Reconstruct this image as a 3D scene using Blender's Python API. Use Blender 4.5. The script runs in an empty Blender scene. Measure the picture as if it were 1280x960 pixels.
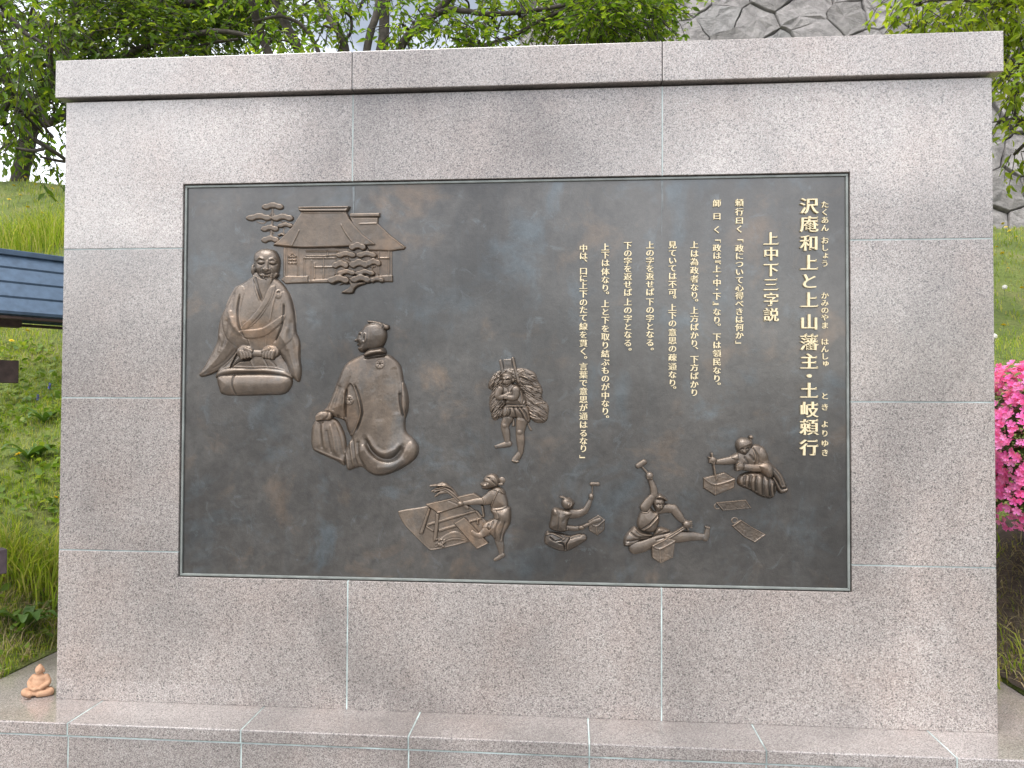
import bpy, bmesh, math, random
import numpy as np
from mathutils import Vector, Matrix

random.seed(7)
RNG = np.random.default_rng(11)
R = math.radians
scene = bpy.context.scene
COL = scene.collection

# ------------------------------------------------------------------ camera
YAW, PITCH, ROLL = R(4.438), R(1.232), R(0.251)
CAM = Vector((0.0, -2.67, 1.5))
FPX = 950.0                                   # focal length for a 1280 px wide picture
fw0 = Vector((-math.sin(YAW), math.cos(YAW), 0)); rt0 = Vector((math.cos(YAW), math.sin(YAW), 0)); up0 = Vector((0, 0, 1))
FWD = fw0 * math.cos(PITCH) + up0 * math.sin(PITCH)
up1 = up0 * math.cos(PITCH) - fw0 * math.sin(PITCH)
RT = rt0 * math.cos(ROLL) + up1 * math.sin(ROLL)
UP = up1 * math.cos(ROLL) - rt0 * math.sin(ROLL)
cam_data = bpy.data.cameras.new('camera'); cam = bpy.data.objects.new('camera', cam_data); COL.objects.link(cam)
m = Matrix.Identity(4)
for i in range(3):
    m[i][0] = RT[i]; m[i][1] = UP[i]; m[i][2] = -FWD[i]; m[i][3] = CAM[i]
cam.matrix_world = m
cam_data.sensor_width = 36.0; cam_data.lens = FPX / 1280 * 36.0
cam_data.clip_start = 0.05; cam_data.clip_end = 2000
scene.camera = cam

# ------------------------------------------------------------------ daylight
SUN_DIR = Vector((-0.22, -0.34, 0.91)).normalized()      # towards the sun: high, in front of the monument
world = bpy.data.worlds.new('World'); scene.world = world; world.use_nodes = True
wn = world.node_tree; wn.nodes.clear()
wo = wn.nodes.new('ShaderNodeOutputWorld'); wb = wn.nodes.new('ShaderNodeBackground')
sky = wn.nodes.new('ShaderNodeTexSky'); sky.sky_type = 'NISHITA'; sky.sun_disc = False
sky.sun_elevation = math.asin(SUN_DIR.z); sky.sun_rotation = math.atan2(SUN_DIR.x, SUN_DIR.y)
sky.air_density = 1.0; sky.dust_density = 3.5; sky.ozone_density = 1.0; sky.altitude = 200
hs = wn.nodes.new('ShaderNodeHueSaturation'); hs.inputs['Saturation'].default_value = 0.28
wb.inputs['Strength'].default_value = 0.15
tcw = wn.nodes.new('ShaderNodeTexCoord'); mpw = wn.nodes.new('ShaderNodeMapping'); mpw.inputs['Scale'].default_value = (1.0, 1.0, 2.6)
nzw = wn.nodes.new('ShaderNodeTexNoise'); nzw.inputs['Scale'].default_value = 2.6; nzw.inputs['Detail'].default_value = 5; nzw.inputs['Roughness'].default_value = .5
rpw = wn.nodes.new('ShaderNodeValToRGB'); rpw.color_ramp.elements[0].position = .44; rpw.color_ramp.elements[0].color = (.62, .66, .72, 1)
rpw.color_ramp.elements[1].position = .60; rpw.color_ramp.elements[1].color = (2.7, 2.65, 2.58, 1)
mlw = wn.nodes.new('ShaderNodeMixRGB'); mlw.blend_type = 'MULTIPLY'; mlw.inputs[0].default_value = 1.0
wn.links.new(tcw.outputs['Generated'], mpw.inputs['Vector']); wn.links.new(mpw.outputs[0], nzw.inputs['Vector']); wn.links.new(nzw.outputs['Fac'], rpw.inputs['Fac'])
wn.links.new(sky.outputs[0], hs.inputs['Color']); wn.links.new(hs.outputs[0], mlw.inputs[1]); wn.links.new(rpw.outputs[0], mlw.inputs[2]); wn.links.new(mlw.outputs[0], wb.inputs['Color']); wn.links.new(wb.outputs[0], wo.inputs[0])
sl = bpy.data.lights.new('sun', 'SUN'); sl.energy = 0.6; sl.angle = R(32); sl.color = (1.0, 0.97, 0.92)
so = bpy.data.objects.new('sun', sl); COL.objects.link(so)
so.rotation_euler = (-SUN_DIR).to_track_quat('-Z', 'Y').to_euler(); so.location = (-3, -6, 9)
vs = scene.view_settings
vs.view_transform = 'Standard'; vs.look = 'None'; vs.gamma = 1.0; vs.use_curve_mapping = False
vs.exposure = 0.98

# ------------------------------------------------------------------ geometry helpers
def ray(px, py):
    d = FWD + RT * ((px - 640) / FPX) + UP * ((480 - py) / FPX)
    return d
def at(px, py, y):
    """World point that the photograph shows at (px, py), on the vertical plane at depth y."""
    d = ray(px, py)
    return CAM + d * ((y - CAM.y) / d.y)
def mapXZ(pts, y):
    """Vectorised at(): picture points (n,2) -> (n,2) metres (X, Z) on the plane y."""
    p = np.asarray(pts, float)
    u = (p[:, 0] - 640) / FPX; v = (480 - p[:, 1]) / FPX
    d = np.array(FWD)[None] + u[:, None] * np.array(RT)[None] + v[:, None] * np.array(UP)[None]
    t = (y - CAM.y) / d[:, 1]
    return np.stack([CAM.x + d[:, 0] * t, CAM.z + d[:, 2] * t], 1)

def link(name, me, mat=None, parent=None):
    o = bpy.data.objects.new(name, me); COL.objects.link(o)
    if mat is not None:
        me.materials.append(mat)
    if parent is not None:
        o.parent = parent
    return o
def bm_obj(name, bm, mat=None, parent=None, smooth=False):
    me = bpy.data.meshes.new(name); bm.to_mesh(me); bm.free()
    if smooth:
        me.polygons.foreach_set('use_smooth', [True] * len(me.polygons))
    return link(name, me, mat, parent)
def np_obj(name, V, F, mat=None, parent=None, smooth=False):
    """V (n,3), F (m,k) with k = 3 or 4, all faces alike."""
    V = np.asarray(V, np.float32); F = np.asarray(F, np.int32)
    me = bpy.data.meshes.new(name)
    me.vertices.add(len(V)); me.vertices.foreach_set('co', V.ravel())
    k = F.shape[1]
    me.loops.add(F.size); me.loops.foreach_set('vertex_index', F.ravel())
    me.polygons.add(len(F)); me.polygons.foreach_set('loop_start', np.arange(0, F.size, k, dtype=np.int32))
    me.polygons.foreach_set('loop_total', np.full(len(F), k, np.int32))
    me.polygons.foreach_set('use_smooth', np.full(len(F), smooth, bool))
    me.update(calc_edges=True)
    return link(name, me, mat, parent)
def empty(name, loc=(0, 0, 0)):
    o = bpy.data.objects.new(name, None); COL.objects.link(o); o.location = loc; o.empty_display_size = 0.1
    return o
def tag(o, label=None, cat=None, group=None, kind=None):
    if label: o['label'] = label
    if cat: o['category'] = cat
    if group: o['group'] = group
    if kind: o['kind'] = kind
    return o
def add_box(bm, lo, hi, bevel=0.0, rot=None, loc=None):
    lo = Vector(lo); hi = Vector(hi)
    r = bmesh.ops.create_cube(bm, size=1.0)
    c = (lo + hi) / 2; s = hi - lo
    for v in r['verts']:
        v.co = Vector((v.co.x * s.x, v.co.y * s.y, v.co.z * s.z)) + c
    if bevel > 0:
        es = list({e for v in r['verts'] for e in v.link_edges})
        g = bmesh.ops.bevel(bm, geom=es, offset=bevel, segments=2, affect='EDGES', profile=0.5)
        vs_ = list({v for f in g['faces'] for v in f.verts} | {v for v in r['verts'] if v.is_valid})
    else:
        vs_ = r['verts']
    return vs_
def add_prism(bm, pts, y0, y1, bevel=0.0):
    """Polygon in (X,Z), counter-clockwise or not, extruded from y0 (front) to y1."""
    a = [bm.verts.new((p[0], y0, p[1])) for p in pts]
    b = [bm.verts.new((p[0], y1, p[1])) for p in pts]
    fs = [bm.faces.new(a), bm.faces.new(b[::-1])]
    n = len(pts)
    for i in range(n):
        fs.append(bm.faces.new((a[i], b[i], b[(i + 1) % n], a[(i + 1) % n])))
    bmesh.ops.recalc_face_normals(bm, faces=fs)
    if bevel > 0:
        es = [e for e in fs[0].edges]
        bmesh.ops.bevel(bm, geom=es, offset=bevel, segments=2, affect='EDGES', profile=0.5)
def tube_np(P, rad, seg=7):
    """Tapered tube along the points P: vertices and quads (numpy)."""
    P = np.asarray(P, float); rad = np.asarray(rad, float); n = len(P)
    T = np.gradient(P, axis=0); T /= np.linalg.norm(T, axis=1)[:, None] + 1e-9
    ref = np.array([0.31, 0.17, 0.93]); V = []
    for i in range(n):
        a = np.cross(T[i], ref); a /= np.linalg.norm(a) + 1e-9; b = np.cross(T[i], a)
        th = np.arange(seg) * 2 * np.pi / seg
        V.append(P[i] + rad[i] * (np.cos(th)[:, None] * a + np.sin(th)[:, None] * b))
    V = np.concatenate(V); F = []
    for i in range(n - 1):
        for j in range(seg):
            k = (j + 1) % seg
            F.append((i * seg + j, i * seg + k, (i + 1) * seg + k, (i + 1) * seg + j))
    return V, np.array(F)
def join_np(parts):
    Vs, Fs, o = [], [], 0
    for V, F in parts:
        Vs.append(V); Fs.append(F + o); o += len(V)
    return np.concatenate(Vs), np.concatenate(Fs)
def catmull(pts, n=6, closed=True):
    p = np.asarray(pts, float); N = len(p); out = []
    rng_ = range(N) if closed else range(N - 1)
    for i in rng_:
        if closed:
            p0, p1, p2, p3 = p[i - 1], p[i], p[(i + 1) % N], p[(i + 2) % N]
        else:
            p0, p1, p2, p3 = p[max(i - 1, 0)], p[i], p[i + 1], p[min(i + 2, N - 1)]
        for k in range(n):
            t = k / n
            out.append(0.5 * ((2 * p1) + (p2 - p0) * t + (2 * p0 - 5 * p1 + 4 * p2 - p3) * t * t + (3 * p1 - p0 - 3 * p2 + p3) * t ** 3))
    if not closed:
        out.append(p[-1])
    return np.array(out)

# ------------------------------------------------------------------ materials
def mat_new(name):
    mt = bpy.data.materials.new(name); mt.use_nodes = True
    nt = mt.node_tree; nt.nodes.clear()
    out = nt.nodes.new('ShaderNodeOutputMaterial'); b = nt.nodes.new('ShaderNodeBsdfPrincipled')
    nt.links.new(b.outputs[0], out.inputs[0])
    return mt, nt, b
class N:
    """Small node-graph helper."""
    def __init__(s, nt): s.nt = nt
    def n(s, t, **kw):
        x = s.nt.nodes.new('ShaderNode' + t)
        for k, v in kw.items():
            if k[0].isupper() or k.isdigit(): pass
            else: setattr(x, k, v)
        return x
    def l(s, a, b): s.nt.links.new(a, b)
    def pos(s, scale=(1, 1, 1)):
        g = s.n('NewGeometry'); mp = s.n('Mapping'); mp.inputs['Scale'].default_value = scale
        s.l(g.outputs['Position'], mp.inputs['Vector']); return mp.outputs[0]
    def noise(s, vec, scale, detail=4, rough=0.55, dist=0.0):
        x = s.n('TexNoise'); x.inputs['Scale'].default_value = scale; x.inputs['Detail'].default_value = detail
        x.inputs['Roughness'].default_value = rough; x.inputs['Distortion'].default_value = dist
        s.l(vec, x.inputs['Vector']); return x.outputs['Fac']
    def voro(s, vec, scale, feature='F1', out='Color'):
        x = s.n('TexVoronoi'); x.feature = feature; x.inputs['Scale'].default_value = scale
        s.l(vec, x.inputs['Vector']); return x.outputs[out]
    def ramp(s, fac, stops, interp='LINEAR'):
        x = s.n('ValToRGB'); x.color_ramp.interpolation = interp
        e = x.color_ramp.elements
        while len(e) < len(stops): e.new(0.5)
        for i, (p, c) in enumerate(stops):
            e[i].position = p; e[i].color = (c if isinstance(c, tuple) else (c, c, c)) + (1,)
        s.l(fac, x.inputs['Fac']); return x.outputs['Color']
    def mix(s, fac, a, b, mode='MIX'):
        x = s.n('MixRGB'); x.blend_type = mode
        for sock, v in ((0, fac), (1, a), (2, b)):
            if isinstance(v, (int, float)): x.inputs[sock].default_value = v if sock == 0 else (v, v, v, 1)
            elif isinstance(v, tuple): x.inputs[sock].default_value = v + (1,)
            else: s.l(v, x.inputs[sock])
        return x.outputs[0]
    def math(s, op, a, b=0.0):
        x = s.n('Math'); x.operation = op
        for i, v in enumerate((a, b)):
            if isinstance(v, (int, float)): x.inputs[i].default_value = v
            else: s.l(v, x.inputs[i])
        return x.outputs[0]
    def sep(s, col):
        x = s.n('SeparateColor'); s.l(col, x.inputs[0]); return x.outputs
    def bump(s, h, strength, dist, b):
        x = s.n('Bump'); x.inputs['Strength'].default_value = strength; x.inputs['Distance'].default_value = dist
        s.l(h, x.inputs['Height']); s.l(x.outputs[0], b.inputs['Normal'])

def granite(name, gain=.645, tint=(1.0, .98, .93), sky_patch=0.27):
    mt, nt, b = mat_new(name); g = N(nt)
    p = g.pos()
    big = g.noise(p, 60, 2)
    pd = g.n('VectorMath'); pd.operation = 'ADD'; g.l(p, pd.inputs[0])
    nz = g.n('TexNoise'); nz.inputs['Scale'].default_value = 330; nz.inputs['Detail'].default_value = 1
    g.l(p, nz.inputs['Vector'])
    sc_ = g.n('VectorMath'); sc_.operation = 'SCALE'; sc_.inputs['Scale'].default_value = 0.004; g.l(nz.outputs['Color'], sc_.inputs[0]); g.l(sc_.outputs[0], pd.inputs[1])
    c1 = g.sep(g.voro(pd.outputs[0], 390))
    t = lambda r, gg, bb: (r * gain * tint[0], gg * gain * tint[1], bb * gain * tint[2])
    base = g.ramp(c1[0], [(0.0, t(.15, .135, .13)), (.08, t(.23, .205, .20)), (.26, t(.37, .325, .315)), (.50, t(.47, .42, .405)), (.72, t(.54, .50, .485)), (.90, t(.64, .61, .59))], 'CONSTANT')
    c2 = g.sep(g.voro(p, 120))
    sp = g.math('GREATER_THAN', c2[1], 0.93)
    near = g.math('LESS_THAN', g.voro(p, 120, 'F1', 'Distance'), 0.36)
    base = g.mix(g.math('MULTIPLY', g.math('MULTIPLY', sp, near), .75), base, t(.10, .092, .09))
    # reflected sky painted into the colour as soft light and dark patches
    p2 = g.pos((1.0, 1.0, 0.8))
    w = g.noise(p2, 1.35, 3, .5, .6)
    wc = g.ramp(w, [(.34, 1 - sky_patch), (.47, 1.0), (.55, 1.0 + sky_patch * .3), (.66, 1 + sky_patch * 1.15)])
    base = g.mix(1.0, base, wc, 'MULTIPLY')
    pv = g.pos((7, 7, .55))
    st = g.ramp(g.noise(pv, 1.6, 4, .6), [(.40, .96), (.6, 1.02)])
    base = g.mix(1.0, base, st, 'MULTIPLY')
    wr = g.ramp(g.noise(p, 3.1, 4, .6), [(.45, (1, 1, 1)), (.72, (1.03, .97, .94))])
    base = g.mix(1.0, base, wr, 'MULTIPLY')
    oi = g.n('ObjectInfo')
    rr = g.ramp(oi.outputs['Random'], [(0, .87), (1, 1.06)])
    base = g.mix(1.0, base, rr, 'MULTIPLY')
    g.l(base, b.inputs['Base Color'])
    b.inputs['Roughness'].default_value = .40
    b.inputs['Coat Weight'].default_value = 1.0; b.inputs['Coat Roughness'].default_value = .13; b.inputs['Coat IOR'].default_value = 1.62
    g.bump(g.math('ADD', c1[1], big), .10, .0008, b)
    return mt
def simple(name, col, rough=.6, metallic=0.0, var=.25, scale=20, bump=0.0, col2=None):
    mt, nt, b = mat_new(name); g = N(nt); p = g.pos()
    f = g.noise(p, scale, 5, .6)
    a = tuple(c * (1 - var) for c in col); z = col2 or tuple(min(1, c * (1 + var)) for c in col)
    g.l(g.ramp(f, [(.32, a), (.68, z)]), b.inputs['Base Color'])
    b.inputs['Roughness'].default_value = rough; b.inputs['Metallic'].default_value = metallic
    if bump: g.bump(g.noise(p, scale * 6, 4), bump, .004, b)
    return mt
def bronze(name, dark, warm, cool, metal=.75, rough=.42, worn=None, coat=.5, streak=.38):
    mt, nt, b = mat_new(name); g = N(nt); p = g.pos()
    f1 = g.noise(p, 4.2, 5, .62, .5)
    c = g.ramp(f1, [(.30, cool), (.45, dark), (.55, dark), (.68, warm)])
    f0 = g.noise(p, 1.5, 3, .55, .3)
    c = g.mix(1.0, c, g.ramp(f0, [(.36, .58), (.64, 1.45)]), 'MULTIPLY')
    f2 = g.noise(g.pos((14, 14, 1.1)), 1.7, 5, .6)
    c = g.mix(g.math('MULTIPLY', g.ramp(f2, [(.52, 0.0), (.74, 1.0)]), streak), c, cool)
    f3 = g.noise(p, 26, 6, .68, .4)
    c = g.mix(1.0, c, g.ramp(f3, [(.30, .72), (.70, 1.28)]), 'MULTIPLY')
    f5 = g.noise(g.pos((1, 1, 1.0)), 9, 8, .72, 1.6)
    c = g.mix(g.ramp(f5, [(.58, 0.0), (.74, .42)]), c, tuple(min(1, v * 2.3) for v in cool))
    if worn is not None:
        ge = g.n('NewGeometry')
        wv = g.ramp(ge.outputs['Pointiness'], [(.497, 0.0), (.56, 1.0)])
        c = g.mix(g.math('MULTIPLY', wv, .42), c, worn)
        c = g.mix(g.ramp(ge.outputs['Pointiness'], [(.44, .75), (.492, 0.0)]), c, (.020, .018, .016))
    g.l(c, b.inputs['Base Color'])
    b.inputs['Metallic'].default_value = metal
    b.inputs['Coat Weight'].default_value = coat; b.inputs['Coat Roughness'].default_value = .20; b.inputs['Coat IOR'].default_value = 1.6
    g.l(g.ramp(f3, [(.3, rough - .07), (.7, rough + .12)]), b.inputs['Roughness'])
    g.bump(g.math('ADD', g.math('MULTIPLY', g.noise(p, 55, 6, .65), .6), g.math('MULTIPLY', g.noise(p, 260, 3, .6), .3)), .5, .004, b)
    return mt
def leafmat(name, cols, trans=.35, rough=.5, spec=.35):
    """Leaves: colour by leaf (mesh island), light through the blade."""
    mt = bpy.data.materials.new(name); mt.use_nodes = True; nt = mt.node_tree; nt.nodes.clear(); g = N(nt)
    out = g.n('OutputMaterial'); b = g.n('BsdfPrincipled'); tr = g.n('BsdfTranslucent'); mx = g.n('MixShader')
    ge = g.n('NewGeometry')
    n = len(cols)
    c = g.ramp(ge.outputs['Random Per Island'], [(i / max(1, n - 1), k) for i, k in enumerate(cols)])
    f = g.noise(g.pos(), 1.1, 3)
    c = g.mix(1.0, c, g.ramp(f, [(.35, .72), (.65, 1.25)]), 'MULTIPLY')
    g.l(c, b.inputs['Base Color']); b.inputs['Roughness'].default_value = rough; b.inputs['Specular IOR Level'].default_value = spec
    g.l(g.mix(1.0, c, (1.9, 1.9, .8), 'MULTIPLY'), tr.inputs['Color'])
    mx.inputs[0].default_value = trans
    g.l(b.outputs[0], mx.inputs[1]); g.l(tr.outputs[0], mx.inputs[2]); g.l(mx.outputs[0], out.inputs[0])
    return mt

M = {}
M['granite'] = granite('pink_granite')
M['granite_cap'] = granite('pink_granite_coping', .69, (1.0, .98, .93), sky_patch=.14)
M['granite_base'] = granite('pink_granite_plinth', .58, (1.0, .985, .945))
M['mortar_white'] = simple('pale_sealant', (.40, .47, .455), .8, var=.55, scale=7)
M['granite_shaded'] = granite('granite_painted_shade', .48)  # darker granite: the shade under the coping put into the colour
M['mortar'] = simple('joint_mortar', (.30, .345, .335), .85, var=.42, scale=5)
M['dark_joint'] = simple('dark_joint', (.05, .05, .05), .9)
M['panel'] = bronze('bronze_patina_panel', (.052, .048, .043), (.088, .066, .048), (.062, .074, .080), metal=.6, rough=.36, coat=.85, streak=.18)
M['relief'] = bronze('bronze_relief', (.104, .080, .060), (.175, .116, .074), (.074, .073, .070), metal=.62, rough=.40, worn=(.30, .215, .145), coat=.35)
M['rim'] = simple('green_bronze_rim', (.20, .215, .20), .5, .3, .25, 14)
M['gold'] = simple('gilded_letters', (.66, .56, .36), .45, .25, .10, 40)
M['bark'] = simple('dark_bark', (.052, .043, .034), .9, var=.45, scale=16, bump=.6)
M['soil'] = simple('brown_soil', (.058, .042, .029), .95, var=.5, scale=34, bump=1.0)
# ------------------------------------------------------------------ terrain
YW = 7.2
def smooth01(t):
    t = np.clip(t, 0, 1); return t * t * (3 - 2 * t)
def terrain(x, y):
    x = np.asarray(x, float); y = np.asarray(y, float)
    s = 0.64 - 0.115 * smooth01((x + 2.0) / 4.0)
    z = 0.385 + s * np.maximum(y - 0.20, 0)
    top = 0.385 + s * 5.9
    z = np.where(y > 6.1, top + (y - 6.1) * 0.04, z)
    front = smooth01((y + 0.45) / 0.45)
    z = np.where(y < 0.20, 0.385 * front, z)
    b = 0.05 * np.sin(x * 1.7 + y * .9) * np.sin(y * 1.3 - x * .6) + .025 * np.sin(x * 4.1 + 1) * np.sin(y * 3.7)
    z = z + b * smooth01((y - .25) / .8) * smooth01((9 - y) / 2)
    d = np.hypot(np.maximum(np.maximum(-2.23 - x, x - 1.70), 0), np.maximum(y - .68, 0))      # the bank slopes down to the plinth
    return np.minimum(z, .394 + .75 * d + .02 * np.sin(x * 9) * np.sin(y * 11) * np.minimum(d * 4, 1))
def tz(x, y): return float(terrain(x, y))

def ground_sheet(name, x0, x1, y0, y1, nx, ny, mat, fn):
    xs = np.linspace(x0, x1, nx); ys = np.linspace(y0, y1, ny)
    X, Y = np.meshgrid(xs, ys); Z = fn(X, Y)
    V = np.stack([X.ravel(), Y.ravel(), Z.ravel()], 1)
    i = np.arange(nx * ny).reshape(ny, nx)
    F = np.stack([i[:-1, :-1].ravel(), i[:-1, 1:].ravel(), i[1:, 1:].ravel(), i[1:, :-1].ravel()], 1)
    o = np_obj(name, V, F, mat, smooth=True); o['kind'] = 'structure'; return o
def turf_mat():
    mt, nt, b = mat_new('turf_soil'); g = N(nt); p = g.pos()
    c = g.ramp(g.noise(p, 2.2, 6, .65), [(.30, (.08, .11, .02)), (.5, (.13, .17, .03)), (.66, (.19, .19, .06)), (.8, (.20, .165, .09))])
    c = g.mix(1.0, c, g.ramp(g.noise(p, 38, 4, .7), [(.3, .55), (.7, 1.3)]), 'MULTIPLY')
    g.l(c, b.inputs['Base Color']); b.inputs['Roughness'].default_value = .95
    g.bump(g.noise(p, 60, 4, .7), .8, .03, b)
    return mt
def paving_mat():
    mt, nt, b = mat_new('plaza_paving'); g = N(nt); p = g.pos()
    c = g.ramp(g.noise(p, 5, 6, .6), [(.3, (.20, .19, .18)), (.7, (.28, .27, .255))])
    c = g.mix(1.0, c, g.ramp(g.sep(g.voro(p, 120))[0], [(0, .75), (1, 1.2)]), 'MULTIPLY')
    g.l(c, b.inputs['Base Color']); b.inputs['Roughness'].default_value = .85
    return mt
M['turf'] = turf_mat(); M['paving'] = paving_mat()
ground_sheet('hill', -14, 14, -0.46, 13.0, 190, 150, M['turf'], lambda X, Y: terrain(X, Y) - .16 * ((X > -2.45) & (X < 1.90) & (Y < .86)))
for a_ in ((-3.0, -2.234, -.44, 1.1, 26, 40), (1.704, 2.5, -.44, 1.1, 26, 40), (-2.5, 2.0, .684, 1.1, 90, 14)):
    ground_sheet('hill', *a_, M['turf'], lambda X, Y: terrain(X, Y) + .003)
ground_sheet('ground', -600, 600, -600, 600, 3, 3, M['paving'], lambda X, Y: X * 0 - .01)

# ------------------------------------------------------------------ the granite monument
XL, XR, ZB, ZT = -1.8765, 1.4190, 0.400, 2.6015        # wall front face
TH = 0.46                                               # wall thickness
YP = 0.014                                              # front of the bronze panel
monument = tag(empty('stone_monument', (-.23, .2, 0)), 'wide pinkish grey granite memorial wall with coping stones and stepped plinth', 'monument')
MO = Vector(monument.location)
def child_bm(name, bm, mat, parent=monument, smooth=False):
    o = bm_obj(name, bm, mat, None, smooth)
    o.parent = parent
    o.matrix_parent_inverse = Matrix.Translation(-Vector(parent.location)) if parent.parent is None else Matrix.Identity(4)
    return o
def wp(px, py, y=0.0):
    a = at(px, py, y); return (a.x, a.z)
TLp, TRp, BRp, BLp = wp(229, 230), wp(1062, 215), wp(1066, 740), wp(222, 722)
PX0, PX1 = (TLp[0] + BLp[0]) / 2, (TRp[0] + BRp[0]) / 2
PZ0, PZ1 = (BLp[1] + BRp[1]) / 2, (TLp[1] + TRp[1]) / 2
JX0, JX1 = wp(441, 150)[0], wp(828, 150)[0]
JXb0, JXb1 = wp(434, 800)[0], wp(827, 820)[0]
JL = [wp(80, 312)[1], wp(75, 497)[1], wp(72, 687)[1]]
JR = [wp(1240, 298)[1], wp(1243, 503)[1], wp(1245, 710)[1]]
G = .0022
slabs = [
    [(XL, ZT), (JX0 - G, ZT), (JX0 - G, PZ1), (PX0, PZ1), (PX0, JL[0] + G), (XL, JL[0] + G)],
    [(JX0 + G, ZT), (JX1 - G, ZT), (JX1 - G, PZ1), (JX0 + G, PZ1)],
    [(JX1 + G, ZT), (XR, ZT), (XR, JR[0] + G), (PX1, JR[0] + G), (PX1, PZ1), (JX1 + G, PZ1)],
    [(XL, JL[0] - G), (PX0, JL[0] - G), (PX0, JL[1] + G), (XL, JL[1] + G)],
    [(XL, JL[1] - G), (PX0, JL[1] - G), (PX0, JL[2] + G), (XL, JL[2] + G)],
    [(PX1, JR[0] - G), (XR, JR[0] - G), (XR, JR[1] + G), (PX1, JR[1] + G)],
    [(PX1, JR[1] - G), (XR, JR[1] - G), (XR, JR[2] + G), (PX1, JR[2] + G)],
    [(XL, JL[2] - G), (PX0, JL[2] - G), (PX0, PZ0), (JXb0 - G, PZ0), (JXb0 - G, ZB), (XL, ZB)],
    [(JXb0 + G, PZ0), (JXb1 - G, PZ0), (JXb1 - G, ZB), (JXb0 + G, ZB)],
    [(JXb1 + G, PZ0), (PX1, PZ0), (PX1, JR[2] - G), (XR, JR[2] - G), (XR, ZB), (JXb1 + G, ZB)],
]
for s in slabs:
    bm = bmesh.new(); add_prism(bm, s, 0.0, 0.06, .0016); child_bm('granite_slab', bm, M['granite'])
bm = bmesh.new(); add_box(bm, (XL + .001, .061, ZB), (XR - .001, TH, ZT)); child_bm('wall_core', bm, M['granite'])
# mortar in the joints, a hair behind the stone faces
bm = bmesh.new()
for x in (JX0, JX1): add_box(bm, (x - G, .0012, PZ1), (x + G, .058, ZT))
for z in JL: add_box(bm, (XL + .002, .0012, z - G), (PX0, .058, z + G))
for z in JR: add_box(bm, (PX1, .0012, z - G), (XR - .002, .058, z + G))
child_bm('joint_mortar', bm, M['mortar'])
for x in (JXb0, JXb1):
    bm = bmesh.new(); add_box(bm, (x - G, .0009, ZB), (x + G, .058, PZ0)); child_bm('joint_sealant', bm, M['mortar_white'])
# coping: three stones that overhang, a dark open joint under them
OV = .026; CZ0, CZ1 = ZT + .008, 2.7485
bm = bmesh.new(); add_box(bm, (XL + .05, .06, ZT - .001), (XR - .05, TH - .05, CZ0 + .001)); child_bm('bed_joint', bm, M['dark_joint'])
cx = [XL - .026, at(440, 90, -OV).x, at(828, 75, -OV).x, XR + .0255]
for i in range(3):
    bm = bmesh.new(); add_box(bm, (cx[i] + (.0012 if i else 0), -OV, CZ0), (cx[i + 1] - (.0012 if i < 2 else 0), TH + OV, CZ1), .003)
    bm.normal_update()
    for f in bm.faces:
        if f.normal.z < -.9: f.material_index = 1  # underside takes the granite with painted shade
    o = child_bm('coping_stone', bm, M['granite_cap']); o.data.materials.append(M['granite_shaded'])
bm = bmesh.new()
for x in cx[1:3]: add_box(bm, (x - .002, -OV + .004, CZ0 + .004), (x + .002, TH + OV - .004, CZ1 - .003))
child_bm('coping_joint', bm, M['dark_joint'])
# plinth: paving-like top slabs, a pale bed joint, face slabs
PLX0, PLX1, PLY0, PLY1 = -2.23, 1.70, -.195, .68
jx = [PLX0, wp(128, 876)[0], wp(330, 884)[0], wp(525, 893)[0], wp(735, 903)[0], wp(940, 912)[0], wp(1160, 921)[0], PLX1]
for i in range(len(jx) - 1):
    bm = bmesh.new(); add_box(bm, (jx[i] + .0022, PLY0, ZB - .042), (jx[i + 1] - .0022, PLY1, ZB), .0035); child_bm('plinth_top_slab', bm, M['granite_base'])
    bm = bmesh.new(); add_box(bm, (jx[i] + .0022, PLY0 + .006, -.02), (jx[i + 1] - .0022, PLY0 + .05, ZB - .0475), .002); child_bm('plinth_face_slab', bm, M['granite_base'])
bm = bmesh.new(); add_box(bm, (PLX0 + .004, PLY0 + .0515, -.02), (PLX1 - .004, PLY1 - .01, ZB - .0475)); child_bm('plinth_core', bm, M['granite_base'])
bm = bmesh.new()
add_box(bm, (PLX0 + .005, PLY0 + .005, ZB - .0472), (PLX1 - .005, PLY1 - .012, ZB - .0425))
for x in jx[1:-1]:
    add_box(bm, (x - .0022, PLY0 + .002, ZB - .0422), (x + .0022, PLY1 - .01, ZB - .0012))
    add_box(bm, (x - .0022, PLY0 + .008, -.02), (x + .0022, PLY0 + .0505, ZB - .0474))
child_bm('plinth_mortar', bm, M['mortar_white'])

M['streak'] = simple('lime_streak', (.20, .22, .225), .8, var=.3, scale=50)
# ------------------------------------------------------------------ bronze plaque
plaque = tag(empty('bronze_plaque', ((PX0 + PX1) / 2, YP, PZ0)), 'large dark bronze relief plaque with gilded vertical Japanese inscription set in granite wall', 'plaque')
def to_plaque(o):
    o.parent = plaque; o.matrix_parent_inverse = Matrix.Translation(-Vector(plaque.location)); return o
bm = bmesh.new(); gp = .004
add_box(bm, (PX0 + gp, YP + .008, PZ0 + gp), (PX1 - gp, .060, PZ1 - gp))
to_plaque(bm_obj('backing_plate', bm, M['dark_joint']))
rimw = .0115
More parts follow.
